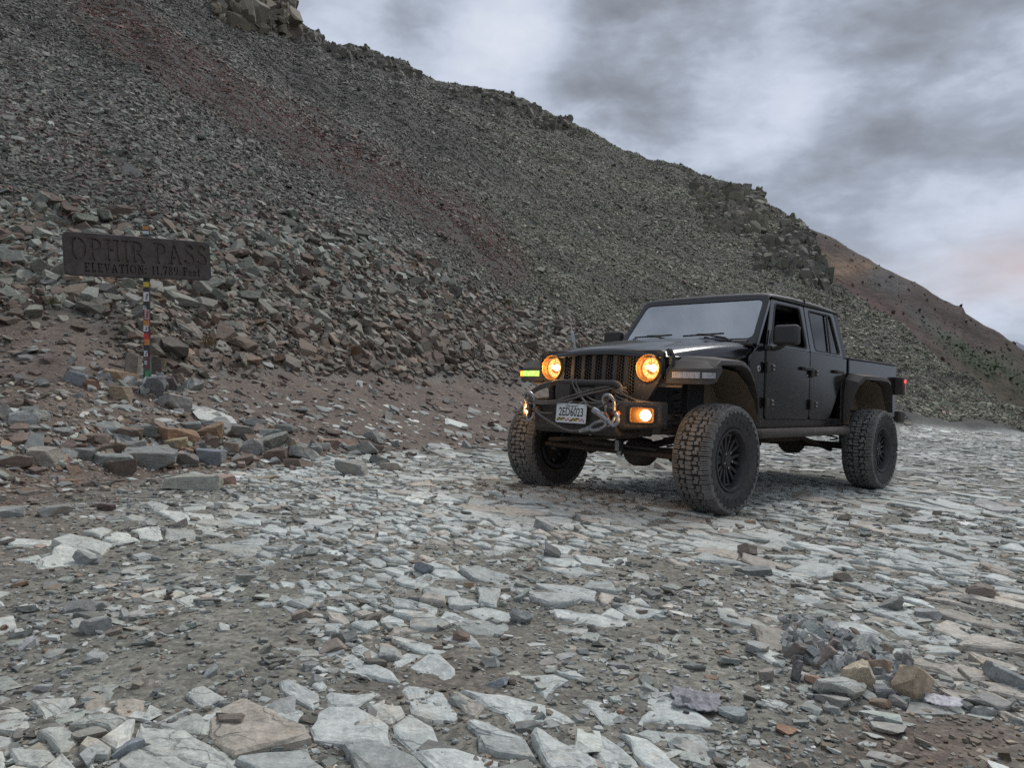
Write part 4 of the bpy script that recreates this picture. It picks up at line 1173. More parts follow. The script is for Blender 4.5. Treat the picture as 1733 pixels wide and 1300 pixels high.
for y0, y1, yp in ((-.60, -.16, -.28), (-.02, .42, .36)):
    bm = bmesh.new()
    a, b = Vector(wmap((y0, 1.545), .022)), Vector(wmap((y1, 1.562), .022))
    bm_tube(bm, [a, b], .009, 6); mid = (a + b) / 2
    bm_box(bm, mid, (.02, .13, .022))
    bm_tube(bm, [mid + Vector((.012, 0, .006)), Vector(wmap((yp + .10, 1.508), .03)), Vector(wmap((yp + .16, 1.482), .02))], [.008, .011, .015], 8)
    fin('wiper', bm, M_TRIM, T, 0)
for y in (-.62, .62):
    box('windshield_hinge', wmap((y, 1.478), .018), (.05, .15, .022), M_TRIM, T, .006, rot=(0, .5, 0))

# cowl top between hood and windshield
bm = bmesh.new(); bm_box(bm, (-.875, 0, 1.455), (.10, 1.50, .03), (0, -.1, 0)); fin('cowl_vent', bm, M_TRIM, T, .008)

# hood: lofted sections
bm = bmesh.new(); secs = []
def hood_sec(x):
    t = (.43 - x) / 1.28; t = max(0, min(1, t))
    zc = 1.352 + .150 * (1 - (1 - t) ** 1.5); hw = .655 + .115 * t; zb = 1.262 + .05 * t; zs = zc - .045 + .012 * t
    return zc, hw, zb, zs
XS = [.455, .45, .435, .40, .32, .18, .0, -.2, -.4, -.6, -.75, -.85]
for i, x in enumerate(XS):
    zc, hw, zb, zs = hood_sec(x)
    drop = [.066, .046, .022, .006, 0, 0, 0, 0, 0, 0, 0, 0][i]
    blg = .020 * min(1, max(0, (.36 - x) / .25))
    ys = [0, .22, .34, .40, .46, .56, .62, .655, .675, .69]
    half = []
    for k, y in enumerate(ys):
        f = y / .69; yy = hw * f
        if k <= 2: z = zc + blg - .004 * k * k - drop
        elif k == 3: z = zc + blg * .45 - .024 - drop
        elif k <= 5: z = zs + (.016 - .006 * (k - 4)) - .004 * (k - 4) - drop * .95
        else: z = [zs - .012, zs - .034, zs - .062, zb][k - 6] - drop * .5
        half.append((yy, max(z, zb)))
    pts_ = [(-y, z) for y, z in half[::-1]] + half[1:]
    secs.append([bm.verts.new((x, y, z)) for y, z in pts_])
for A, B in zip(secs[:-1], secs[1:]):
    for k in range(len(A) - 1): bm.faces.new((A[k], A[k + 1], B[k + 1], B[k]))
hood = fin('hood', bm, M_PAINT, T, angle=40)
md = hood.modifiers.new('sub', 'SUBSURF'); md.levels = md.render_levels = 2
md = hood.modifiers.new('thick', 'SOLIDIFY'); md.thickness = .012; md.offset = -1
for s in (-1, 1):
    bm = bmesh.new()
    bm_box(bm, (.375, s * .672, 1.30), (.05, .03, .06), (s * .25, 0, 0)); bm_box(bm, (.385, s * .705, 1.235), (.055, .03, .07)); bm_tube(bm, [(.38, s * .70, 1.20), (.38, s * .715, 1.27), (.38, s * .69, 1.315)], .014, 8)
    fin('hood_latch', bm, M_TRIM, hood, .006)
    bm = bmesh.new(); bm_box(bm, (-.66, s * .40, 1.512), (.05, .03, .016)); fin('washer_nozzle', bm, M_TRIM, hood, .004)
    # fender under the hood line
    bm = bmesh.new()
    q = [(.42, 1.252), (-.76, 1.305), (-.80, 1.02), (-.60, 1.15), (-.3, 1.19), (.25, 1.17), (.40, 1.08)]
    bm_prism(bm, q, lambda p: (p[0], s * (.60 + .07 * (.42 - p[0])), p[1]), lambda p: (p[0], s * (.655 + .115 * (.42 - p[0]) / 1.2), p[1]))
    fin('fender', bm, M_PAINT, T, .006)

# engine bay block so that nothing shows through the grille
bm = bmesh.new(); bm_box(bm, (-.10, 0, 1.0), (.78, 1.0, .40)); bm_box(bm, (.33, 0, 1.08), (.05, 1.0, .36)); fin('radiator', bm, M_BLACK, T, .01)

# grille panel
def glean(z): return .452 - .10 * max(0, z - 1.10) + .02 * min(0, z - 1.0)
out_l = rounded([(-.50, .872), (.50, .872), (.645, 1.09), (.655, 1.318), (-.655, 1.318), (-.645, 1.09)], [.03, .03, .08, .05, .05, .08], 6)
holes = []
SL = [(-.345 + .115 * k) for k in range(7)]
for k, y in enumerate(SL):
    zb = .915 + (.035 if k in (0, 6) else 0); holes.append(rounded([(y - .040, zb), (y + .040, zb), (y + .040, 1.287), (y - .040, 1.287)], .026, 4))
for s in (-1, 1):
    holes.append([(s * .522 + .112 * math.cos(2 * math.pi * k / 32), 1.168 + .112 * math.sin(2 * math.pi * k / 32)) for k in range(32)])
me = curve_mesh('grille', [out_l] + holes, .018)
for v in me.vertices:
    y, z, dpt = v.co.x, v.co.y, v.co.z
    v.co = Vector((glean(z) + dpt - .02, y, z))
me.materials.append(M_GRILLE)
gr = link_mesh('grille', me, None, T); md = gr.modifiers.new('edge', 'BEVEL'); md.width = .005; md.segments = 2; md.limit_method = 'ANGLE'; md.angle_limit = R(50)
# honeycomb in each slot
bm = bmesh.new(); hx = .0165
for i in range(-2, 4):
    for j in range(0, 16):
        cy = i * hx * 1.5 - hx * .7; cz = j * hx * 1.732 + (hx * .866 if i % 2 else 0) + .90
        if abs(cy) > .044 or cz > 1.30: continue
        for e in range(6):
            if e > 2: continue
            a0, a1 = math.pi / 3 * e, math.pi / 3 * (e + 1)
            p0 = (glean(cz) - .022, cy + hx * math.cos(a0), cz + hx * math.sin(a0)); p1 = (glean(cz) - .022, cy + hx * math.cos(a1), cz + hx * math.sin(a1))
            bm_tube(bm, [p0, p1], .0034, 4, False)
hc = bpy.data.meshes.new('grille_mesh'); bm.to_mesh(hc); bm.free(); hc.materials.append(M_TRIM)
for y in SL:
    o = link_mesh('grille_mesh', hc, None, gr); o.location = (0, y, 0)
bm = bmesh.new(); bm_box(bm, (.388, 0, 1.10), (.01, 1.0, .44)); fin('grille_backing', bm, M_BLACK, gr)

# headlights
for s in (-1, 1):
    xx = glean(1.168)
    bm = bmesh.new(); bm_lathe(bm, [(.104, .004), (.112, .014), (.117, .006), (.117, -.07), (.084, -.072), (.084, -.052), (.098, -.02)], 'x', 40, closed=True)
    hl = fin('headlight', bm, M_BEZEL, T, loc=(xx + .006, s * .522, 1.168))
    bm = bmesh.new(); bm_lathe(bm, [(.0, -.060), (.03, -.058), (.06, -.050), (.082, -.036), (.086, -.05)], 'x', 36); fin('reflector', bm, M_HEAD, hl)
    for (yy, zz, q) in ((.020, .004, .030), (-.030, .010, .017)):
        bm = bmesh.new(); bm_lathe(bm, [(.0, -.026), (q * .6, -.029), (q, -.038), (q, -.055)], 'x', 24, (0, yy, zz)); fin('bulb_lens', bm, M_HOT, hl)
    bm = bmesh.new()
    for k in range(12):
        a = 2 * math.pi * k / 12; bm_tube(bm, [(-.046, .045 * math.cos(a), .045 * math.sin(a)), (-.034, .082 * math.cos(a), .082 * math.sin(a))], .0022, 5)
    bm_lathe(bm, [(.044, -.046), (.048, -.042), (.052, -.046)], 'x', 28); fin('reflector_ribs', bm, M_BEZEL, hl)
    bm = bmesh.new(); bm_lathe(bm, [(.0, .014), (.05, .010), (.08, .001), (.102, -.010)], 'x', 36); fin('lens', bm, M_CLEAR, hl)
    light('headlight_glow', (xx + .10, s * .522, 1.168), 2.0, (1, .55, .18), T)

# front flares with running lights
def flare(name, path, inner_y, s, lip=.045, th=.014):
    """path: (x, y_outer, z) of the lower outer edge; a top plate runs in to the body"""
    bm = bmesh.new()
    lo = [bm.verts.new((x, s * y, z)) for x, y, z in path]
    hi = [bm.verts.new((x, s * (y - .012), z + lip)) for x, y, z in path]
    inn = [bm.verts.new((x, s * inner_y(x), z + lip + .035)) for x, y, z in path]
    inn2 = [bm.verts.new((x, s * inner_y(x), z + .01)) for x, y, z in path]
    n = len(path)
    for a, b in ((lo, hi), (hi, inn), (inn, inn2), (inn2, lo)):
        for k in range(n - 1): bm.faces.new((a[k], a[k + 1], b[k + 1], b[k]))
    for k in (0, n - 1): bm.faces.new((lo[k], hi[k], inn[k], inn2[k]))
    return fin(name, bm, M_TRIM, T, .010, 3, angle=30)
for s in (-1, 1):
    inner = lambda x: .665 + .11 * max(0, min(1, (.42 - x) / 1.2))
    # rear part over the wheel
    fl = flare('front_flare', [(.290, 1.050, 1.142), (.195, 1.050, 1.204), (.0, 1.03, 1.214), (-.22, 1.00, 1.222), (-.36, .975, 1.21), (-.48, .95, 1.176), (-.66, .905, 1.08), (-.82, .860, .95), (-.90, .828, .80)], inner, s)
    # blunt nose that carries the running light
    bm = bmesh.new()
    plan = [(.415, .662), (.408, .72), (.398, .85), (.372, .95), (.335, 1.02), (.285, 1.052), (.20, 1.052)]
    zb = [1.040, 1.040, 1.040, 1.040, 1.040, 1.060, 1.150]; zf = [1.165, 1.165, 1.165, 1.165, 1.17, 1.185, 1.20]
    lo = [bm.verts.new((x, s * y, z)) for (x, y), z in zip(plan, zb)]
    mi = [bm.verts.new((x - .005, s * (y - .004), z)) for (x, y), z in zip(plan, zf)]
    tp = [bm.verts.new((min(x - .10, .30) if i < 5 else x - .06, s * (.66 + (y - .66) * .72), 1.245 - .012 * (i > 4))) for i, (x, y) in enumerate(plan)]
    bk = [bm.verts.new((.20, s * (.66 + (y - .66) * .9), 1.16)) for x, y in plan]
    for a, b in ((lo, mi), (mi, tp)):
        for k in range(len(plan) - 1): bm.faces.new((a[k], a[k + 1], b[k + 1], b[k]))
    for k in range(len(plan) - 1):
        bm.faces.new((tp[k], tp[k + 1], bk[k + 1], bk[k])); bm.faces.new((bk[k], bk[k + 1], lo[k + 1], lo[k]))
    bm.faces.new((lo[0], mi[0], tp[0], bk[0])); bm.faces.new((lo[-1], mi[-1], tp[-1], bk[-1]))
    fin('flare_nose', bm, M_TRIM, fl, .012, 3, angle=30)
    # running light: ribbed bar and the turn signal at its end
    def bar(name, plan2, mat, o, z0, z1):
        bm = bmesh.new()
        A = [[bm.verts.new((x + dx, s * (y + dy), z)) for (x, y, dx, dy) in plan2] for z in (z0, z1)]
        B = [[bm.verts.new((x - .02, s * (y - .004), z)) for (x, y, dx, dy) in plan2] for z in (z0, z1)]
        n = len(plan2)
        for k in range(n - 1):
            bm.faces.new((A[0][k], A[0][k + 1], A[1][k + 1], A[1][k])); bm.faces.new((A[0][k], A[0][k + 1], B[0][k + 1], B[0][k])); bm.faces.new((A[1][k], A[1][k + 1], B[1][k + 1], B[1][k]))
        bm.faces.new((A[0][0], A[1][0], B[1][0], B[0][0])); bm.faces.new((A[0][-1], A[1][-1], B[1][-1], B[0][-1]))
        return fin(name, bm, mat, o, 0, smooth=False)
    def pl(y):
        return float(np.interp(y, [p[1] for p in plan[:6]], [p[0] for p in plan[:6]]))
    ys = np.linspace(.725, .955, 25)
    rib = [(pl(y), y, .006 + (.0015 if k % 2 else 0), 0) for k, y in enumerate(ys)]
    bar('running_light', rib, M_GREEN if s < 0 else M_DRL, fl, 1.092, 1.142)
    ys = np.linspace(.965, 1.045, 7)
    bar('turn_signal', [(pl(y), y, .008, .006) for y in ys], M_AMBER if s < 0 else M_DRL, fl, 1.094, 1.140)
    # inner wheel liner, muddy
    bm = bmesh.new()
    arch = [(.40, 1.02), (.34, 1.12), (.2, 1.185), (-.1, 1.205), (-.38, 1.18), (-.58, 1.08), (-.74, .93), (-.86, .74)]
    A = [bm.verts.new((x, s * .50, z)) for x, z in arch]; B = [bm.verts.new((x, s * (inner(x) + .14 - .12 * max(0, -(x + .3))), z - .004)) for x, z in arch]
    for k in range(len(arch) - 1): bm.faces.new((A[k], A[k + 1], B[k + 1], B[k]))
    low = [bm.verts.new((x, s * .47, .62)) for x, z in arch]
    for k in range(len(arch) - 1): bm.faces.new((A[k], A[k + 1], low[k + 1], low[k]))
    fin('wheel_liner', bm, M_MUD, T)
    # rear flare and liner
    innr = lambda x: .795
    flare('rear_flare', [(-2.985, .845, .745), (-2.99, .89, .98), (-3.03, .945, 1.15), (-3.12, .985, 1.222), (-3.25, .995, 1.228), (-3.60, .99, 1.232), (-3.85, .98, 1.228), (-4.0, .965, 1.19), (-4.12, .945, 1.08), (-4.28, .90, .86)], innr, s, .04)
    bm = bmesh.new()
    arch = [(-3.02, .72), (-3.06, 1.05), (-3.15, 1.18), (-3.3, 1.215), (-3.8, 1.22), (-3.98, 1.17), (-4.10, 1.03), (-4.24, .84)]
    A = [bm.verts.new((x, s * .52, z)) for x, z in arch]; B = [bm.verts.new((x, s * .85, z)) for x, z in arch]; low = [bm.verts.new((x, s * .52, .66)) for x, z in arch]
    for k in range(len(arch) - 1):
        bm.faces.new((A[k], A[k + 1], B[k + 1], B[k])); bm.faces.new((A[k], A[k + 1], low[k + 1], low[k]))
    fin('wheel_liner', bm, M_MUD, T)

# ---------- cargo bed
bm = bmesh.new()
bm_box(bm, (-3.90, 0, .86), (1.58, 1.04, .06)); bm_box(bm, (-3.125, 0, 1.14), (.05, 1.54, .58)); bm_box(bm, (-4.665, 0, 1.14), (.06, 1.42, .58))
bed = fin('cargo_bed', bm, M_PAINT, T, .01)
for s in (-1, 1):
    bm = bmesh.new()
    q = [(-3.085, .74), (-3.085, 1.452), (-4.69, 1.462), (-4.69, .80), (-4.30, .80), (-4.14, 1.04), (-4.0, 1.19), (-3.84, 1.235), (-3.2, 1.235), (-3.08, 1.18)]
    q = q[:-1] + [(-3.12, 1.21)]
    bm_prism(bm, [(-3.10, 1.452), (-4.69, 1.462), (-4.69, .80), (-4.26, .80), (-4.12, 1.05), (-3.98, 1.19), (-3.83, 1.24), (-3.2, 1.24), (-3.10, 1.20)], lambda p: (p[0], s * .73, p[1]), lambda p: (p[0], s * .80, p[1]))
    bs = fin('bed_side', bm, M_PAINT, T, .010)
    bm = bmesh.new(); bm_prism(bm, [(-3.10, .745), (-3.10, 1.21), (-3.04, 1.10), (-3.0, .9), (-2.99, .745)][::-1], lambda p: (p[0] - .01, s * .72, p[1]), lambda p: (p[0] - .01, s * .79, p[1])); fin('bed_front_corner', bm, M_PAINT, bs, .004)
    bm = bmesh.new(); bm_box(bm, (-3.895, s * .765, 1.466), (1.60, .085, .018), (0, -.0062 * -1, 0)); fin('bed_rail', bm, M_ROOF, bs, .006)
    # tail light
    bm = bmesh.new(); bm_box(bm, (-4.70, s * .845, 1.205), (.10, .115, .225)); tl = fin('tail_light', bm, M_TRIM, T, .018, 3)
    bm = bmesh.new(); bm_box(bm, (-4.705, s * .862, 1.205), (.085, .095, .185)); fin('tail_lens', bm, M_TAILLENS, tl, .014, 3)
    bm = bmesh.new(); bm_box(bm, (-4.690, s * .895, 1.262), (.05, .038, .045)); fin('tail_bulb', bm, M_RED, tl, .012, 3)
    light('tail_glow', (-4.66, s * .96, 1.262), .12, (1, .05, .03), T)
box('tailgate', (-4.72, 0, 1.13), (.05, 1.40, .58), M_PAINT, T, .012)
rb = box('rear_bumper', (-4.86, 0, .82), (.20, 1.68, .15), M_STEEL, T, .03, seg=3)
box('bumper_step', (-4.86, 0, .902), (.16, 1.2, .014), M_TRIM, rb, .004)
box('cab_gap_filler', (-3.075, 0, 1.12), (.02, 1.50, .60), M_BLACK, T, .002)  # black sheet filling the gap between cab and bed

# ---------- front bumper, winch, hoop
bm = bmesh.new()
prof = [(.48, .66), (.70, .60), (.755, .64), (.765, .84), (.72, .875), (.48, .875)]
bm_prism(bm, prof, lambda p: (p[0], -.44, p[1]), lambda p: (p[0], .44, p[1]))
bump = fin('front_bumper', bm, M_STEEL, T, .010, 2)
for s in (-1, 1):
    bm = bmesh.new()
    def sec(y, xf, xb, z0, z1): return [bm.verts.new((x, s * y, z)) for x, z in ((xb, z0), (xf - .03, z0), (xf, z0 + .03), (xf, z1 - .025), (xf - .025, z1), (xb, z1))]
    S_ = [sec(.44, .745, .46, .66, .893), sec(.50, .722, .44, .665, .895), sec(.70, .575, .44, .69, .895), sec(.725, .545, .45, .705, .885)]
    for U_, V_ in zip(S_[:-1], S_[1:]):
        for k in range(6): bm.faces.new((U_[k], U_[(k + 1) % 6], V_[(k + 1) % 6], V_[k]))
    bm.faces.new(S_[0]); bm.faces.new(S_[-1])
    fin('bumper_wing', bm, M_STEEL, bump, .012, 2)
    # fog light set in the wing
    fx, fy, fz = .652, .612, .785
    bm = bmesh.new(); bm_ring(bm, rounded([(-.098, -.062), (.098, -.062), (.098, .062), (-.098, .062)], .025, 4), rounded([(-.084, -.050), (.084, -.050), (.084, .050), (-.084, .050)], .018, 4), lambda p: (-.02, p[0], p[1]), lambda p: (.030, p[0], p[1]))
    fg = fin('fog_light', bm, M_FOGH, T, .005, loc=(fx, s * fy, fz)); fg.rotation_euler = (0, 0, s * R(36))
    bm = bmesh.new(); bm_box(bm, (.004, 0, 0), (.006, .17, .10)); fin('fog_housing', bm, M_FOGH, fg)
    bm = bmesh.new(); bm_lathe(bm, [(.0, .026), (.022, .024), (.040, .016), (.045, .0)], 'x', 28, (0, s * .030, 0)); fin('fog_lens', bm, M_FOG, fg)
    light('fog_glow', (fx + .10, s * (fy + .08), fz), 1.7, (1, .50, .12), T)
    # recovery shackle: bracket, bow and pin
    y0 = s * .425
    bm = bmesh.new(); bm_box(bm, (.80, y0, .80), (.09, .026, .075)); fin('tow_bracket', bm, M_STEEL, bump, .008)
    bm = bmesh.new()
    bow = [(.815, y0 - .038, .79), (.825, y0 - .042, .84), (.845, y0 - .052, .89), (.86, y0 - .030, .925), (.862, y0, .935), (.86, y0 + .030, .925), (.845, y0 + .052, .89), (.825, y0 + .042, .84), (.815, y0 + .038, .79)]
    bm_tube(bm, catmull(bow, 4), .0135, 10); sh = fin('shackle', bm, M_GALV, T)
    bm = bmesh.new(); bm_tube(bm, [(.815, y0 - .066, .79), (.815, y0 + .066, .79)], .014, 10); bm_lathe(bm, [(.0, .02), (.022, .02), (.022, -.012), (.0, -.012)], 'y', 12, (.815, y0 + .062, .79)); fin('shackle_pin', bm, M_PINK, sh)
    bm = bmesh.new()
    bow = [(.80, y0 - .032, .775), (.82, y0 - .036, .74), (.84, y0 - .020, .70), (.845, y0, .692), (.84, y0 + .020, .70), (.82, y0 + .036, .74), (.80, y0 + .032, .775)]
    bm_tube(bm, catmull(bow, 4), .0115, 8); fin('shackle', bm, M_GALV, T)
hoop = catmull([(.60, -.375, .885), (.61, -.375, .95), (.618, -.362, 1.000), (.624, -.325, 1.026), (.628, -.25, 1.030), (.632, 0, 1.030), (.628, .25, 1.030), (.624, .325, 1.026), (.618, .362, 1.000), (.61, .375, .95), (.60, .375, .885)], 5)
bm = bmesh.new(); bm_tube(bm, hoop, .030, 14); fin('bumper_hoop', bm, M_STEEL, bump)
bm = bmesh.new()
bm_lathe(bm, [(.0, -.13), (.085, -.13), (.085, -.12), (.045, -.115), (.048, .115), (.085, .12), (.085, .13), (.0, .13)], 'y', 24, (.57, 0, .965))
bm_box(bm, (.57, -.215, .955), (.17, .16, .14)); bm_box(bm, (.57, .205, .955), (.16, .14, .14)); fin('winch', bm, M_TRIM, bump, .008)
bm = bmesh.new(); bm_lathe(bm, [(.05, -.11), (.062, -.09), (.066, 0), (.062, .09), (.05, .11)], 'y', 24, (.57, 0, .965)); fin('winch_drum_line', bm, M_ROPE, bump)
bm = bmesh.new(); bm_box(bm, (.772, 0, .80), (.02, .30, .11)); fin('fairlead', bm, M_TRIM, bump, .008)
# number plate
plate_c = Vector((.800, .012, .772))
bm = bmesh.new(); bm_prism(bm, rounded([(-.160, -.079), (.160, -.079), (.160, .079), (-.160, .079)], .014, 4), lambda p: (0, p[0], p[1]), lambda p: (.003, p[0], p[1]))
pl_ = fin('number_plate', bm, M_WHITE, T, loc=plate_c); pl_.rotation_euler = (0, R(-4), 0)
def plate_text(name, s, size, y, z, mat, xs=1.0, bold=0.0):
    me = text_mesh(name, s, size, .0006, xs, bold)
    for v in me.vertices: v.co = Vector((.0036 + v.co.z, v.co.x + y, v.co.y + z))
    me.materials.append(mat); return link_mesh(name, me, None, pl_)
plate_text('plate_number', '2ED6023', .098, 0, .008, M_INK, .72, .0012)
plate_text('plate_state', 'Maryland', .030, 0, .060, M_INK, .9)
bm = bmesh.new(); bm_ring(bm, rounded([(-.161, -.080), (.161, -.080), (.161, .080), (-.161, .080)], .014, 4), rounded([(-.154, -.073), (.154, -.073), (.154, .073), (-.154, .073)], .012, 4), lambda p: (-.001, p[0], p[1]), lambda p: (.0045, p[0], p[1])); fin('plate_frame', bm, M_WHITE, pl_)
flagc = [simple_mat('flag_black', (.02, .02, .02), .5, var=.1), simple_mat('flag_gold', (.62, .42, .05), .5, var=.1), simple_mat('flag_red', (.50, .05, .05), .5, var=.1)]
for ci, m in enumerate(flagc):
    bm = bmesh.new()
    for q in range(16):
        y = -.138 + q * .0185
        for rw in range(2):
            kind = (q + rw) % 2 if (q // 4) % 2 == 0 else 2 if (q + rw) % 2 else 3
            if kind == ci: bm_box(bm, (.0042, y, -.058 + rw * .013 + .003 * math.sin(q * .7)), (.001, .0165, .0115))
    setp(fin('plate_flag', bm, m, pl_), kind='stuff')
for y in (-.055, .06):
    bm = bmesh.new(); bm_lathe(bm, [(.0, .008), (.007, .007), (.008, 0)], 'x', 10, (.004, y, .066)); fin('plate_bolt', bm, M_CHROME, pl_)
for y in (-.02, .10): tube('plate_clip', [(.795, y, .845), (.80, y + .004, .862), (.79, y + .03, .872)], .004, M_CHROME, T, 6)

# winch line wound between hoop and shackles
def rope(pts_, r=.0085, nm='winch_line'):
    return tube(nm, catmull(pts_, 6), r, M_ROPE, T, 8)
rope([(.85, -.43, .905), (.83, -.38, .875), (.82, -.323, .853), (.81, -.153, .873), (.76, .0, .925), (.70, .11, .965), (.66, .247, 1.0), (.60, .335, 1.0), (.575, .40, .96)])
rope([(.855, -.42, .89), (.835, -.34, .842), (.82, -.20, .850), (.80, -.02, .885), (.74, .12, .935), (.68, .26, .975), (.625, .34, 1.0), (.575, .345, 1.01), (.56, .30, .97)])
rope([(.60, -.11, 1.06), (.66, -.10, 1.035), (.665, -.085, 1.0), (.70, -.02, .955), (.74, .07, .90), (.77, .17, .868), (.80, .28, .866), (.82, .36, .885), (.84, .425, .93)])
rope([(.60, -.07, 1.055), (.66, -.06, 1.03), (.665, -.03, .985), (.74, .06, .925), (.80, .15, .875), (.83, .22, .84), (.835, .30, .828), (.84, .383, .855), (.85, .44, .91)])
rope([(.58, -.28, .98), (.62, -.15, .985), (.68, .0, .965), (.74, .15, .905), (.80, .30, .88), (.845, .43, .92)], .008)
for k in range(3):
    rope([(.57, -.26 - .01 * k, 1.04 - .02 * k), (.64, -.36, 1.03 - .015 * k), (.70, -.44 - .01 * k, 1.0 - .02 * k), (.76, -.50, .94 - .015 * k), (.83, -.47, .91), (.852, -.43, .90)], .009)
for k in range(5):
    c_ = Vector((.605 + .004 * k, .365 + .005 * k, .975 - .018 * k)); rr_ = .044 + .003 * (k % 3)
    lp = [c_ + Vector((math.cos(a) * rr_, math.sin(a) * rr_ * .95, math.sin(a + k) * .022)) for a in np.linspace(0, 2 * math.pi, 14, endpoint=False)]
    bm = bmesh.new(); bm_tube(bm, lp, .0105, 8, False, True); fin('winch_line', bm, M_ROPE, T)
rope([(.84, -.37, .80), (.86, -.293, .75), (.86, -.108, .672), (.86, .036, .632), (.865, .17, .636)], .010)
rope([(.66, .40, .97), (.66, .47, .935), (.66, .56, .905), (.60, .64, .89)], .006)
rope([(.84, -.36, .80), (.85, -.28, .765), (.83, -.17, .765)], .007)
# thimble and closed hook at the line's end
bm = bmesh.new()
bm_tube(bm, catmull([(.866, .165, .634), (.869, .22, .648), (.87, .275, .663)], 4), [.016, .016, .017, .018, .019, .020, .021, .022, .023], 10)
ax_ = Vector((0, .943, .332)); nx_ = Vector((0, -.332, .943)); c_ = Vector((.872, .35, .687))
ob = [c_ + ax_ * (.082 * math.cos(a)) + nx_ * (.030 * math.sin(a)) for a in np.linspace(0, 2 * math.pi, 24, endpoint=False)]
bm_tube(bm, ob, .013, 10, False, True)
fin('winch_thimble', bm, M_GALV, T)
bm = bmesh.new()
bm_tube(bm, catmull([(.865, .296, .812), (.87, .367, .783), (.872, .42, .752), (.874, .455, .730)], 4), [.024, .025, .026, .026, .026, .025, .024, .023, .022, .021, .02, .02, .02], 12)
hk = [(.872, .45, .735), (.876, .485, .708), (.878, .515, .700), (.874, .540, .725), (.866, .535, .765), (.856, .51, .79)]
bm_tube(bm, catmull(hk, 5), .016, 10)
fin('winch_hook', bm, M_GALV, T)
bm = bmesh.new(); lp = [Vector((.872, .413 + .034 * math.cos(a), .755 + .032 * math.sin(a))) for a in np.linspace(0, 2 * math.pi, 18, endpoint=False)]
bm_tube(bm, lp, .009, 8, False, True); fin('hook_ring', bm, M_PINK, T)

# ---------- running gear
bm = bmesh.new()
for s in (-1, 1):
    bm_tube(bm, [(.58, s * .42, .74), (.30, s * .42, .70), (-.9, s * .43, .62), (-2.9, s * .43, .62), (-3.2, s * .45, .74), (-3.8, s * .45, .74), (-4.75, s * .45, .66)], .055, 4)
for x in (.48, -1.1, -1.9, -2.7, -4.5): bm_tube(bm, [(x, -.43, .63), (x, .43, .63)], .04, 6)
fin('frame_rails', bm, M_UNDER, T)
for x, dy in ((0, .18), (-WB, 0)):
    bm = bmesh.new(); bm_tube(bm, [(x, -.80, RT), (x, .80, RT)], .042, 14)
    bm_lathe(bm, [(.0, -.15), (.07, -.14), (.12, -.08), (.13, 0), (.12, .08), (.07, .14), (.0, .15)], 'y', 20, (x + .02, dy, RT - .01)); ax = fin('axle', bm, M_UNDER, T)
    bm = bmesh.new(); bm_lathe(bm, [(.0, .15), (.10, .145), (.125, .10)], 'x', 18, (x - .0, dy, RT - .01)); fin('differential_cover', bm, M_UNDER, ax)
bm = bmesh.new(); bm_tube(bm, [(.20, -.78, .452), (.20, .78, .440)], .023, 10)
for y in (-.70, .70): bm_lathe(bm, [(.0, -.05), (.035, -.05), (.04, 0), (.035, .05), (.0, .05)], 'z', 14, (.17, y, .45)); bm_box(bm, (.09, y, .46), (.2, .07, .10))
fin('tie_rod', bm, M_UNDER, T)
tube('drag_link', [(.24, -.70, .50), (.27, -.2, .545), (.30, .34, .60)], .021, M_UNDER, T)
bm = bmesh.new(); bm_tube(bm, [(.23, -.30, .515), (.23, .12, .505)], .030, 12); bm_tube(bm, [(.23, .12, .505), (.23, .48, .49)], .012, 8); fin('steering_damper', bm, M_STEEL, T)
bm = bmesh.new(); bm_box(bm, (.235, .10, .50), (.075, .045, .10)); bm_tube(bm, [(.225, .10, .41), (.225, .10, .48)], .028, 10); fin('damper_clamp', bm, M_GALV, T, .006)
tube('track_bar', [(.14, .48, .66), (.14, -.45, .52)], .022, M_UNDER, T)
for x in (0.0, -WB):
    for s in (-1, 1):
        cz0, cz1 = (RT + .06, 1.02)
        bm = bmesh.new(); hel = [(x + .04 + .062 * math.cos(a), s * .50 + .062 * math.sin(a), cz0 + (cz1 - cz0) * a / (2 * math.pi * 7)) for a in np.linspace(0, 2 * math.pi * 7, 90)]
        bm_tube(bm, hel, .010, 6); fin('coil_spring', bm, M_UNDER, T)
        bm = bmesh.new(); bm_tube(bm, [(x - .10, s * .56, RT - .02), (x - .14, s * .53, .80)], .030, 12); bm_tube(bm, [(x - .14, s * .53, .80), (x - .17, s * .52, 1.10)], .014, 8); fin('shock_absorber', bm, M_GALV if x < 0 else M_UNDER, T)
        bm = bmesh.new(); bm_tube(bm, [(x - .05, s * .45, RT - .06), (x - 1.0 if x == 0 else x + .95, s * .40, .60)], .026, 8); fin('control_arm', bm, M_UNDER, T)
bm = bmesh.new(); bm_tube(bm, [(-.15, .18, .50), (-1.5, .12, .62)], .032, 10); bm_tube(bm, [(-1.75, .02, .62), (-3.30, 0, .50)], .038, 10); fin('driveshaft', bm, M_UNDER, T)
bm = bmesh.new(); bm_box(bm, (-1.35, 0, .66), (.9, .50, .20)); bm_box(bm, (-2.3, .25, .62), (.85, .38, .22)); bm_box(bm, (-.5, 0, .72), (.8, .5, .25)); fin('skid_plates', bm, M_UNDER, T, .03)
bm = bmesh.new(); bm_tube(bm, [(-1.9, -.36, .60), (-2.7, -.36, .62), (-3.1, -.40, .80), (-4.0, -.42, .82), (-4.7, -.6, .70)], .032, 10); fin('exhaust_pipe', bm, M_UNDER, T)
box('steering_box', (.36, .42, .70), (.16, .12, .20), M_UNDER, T, .02)

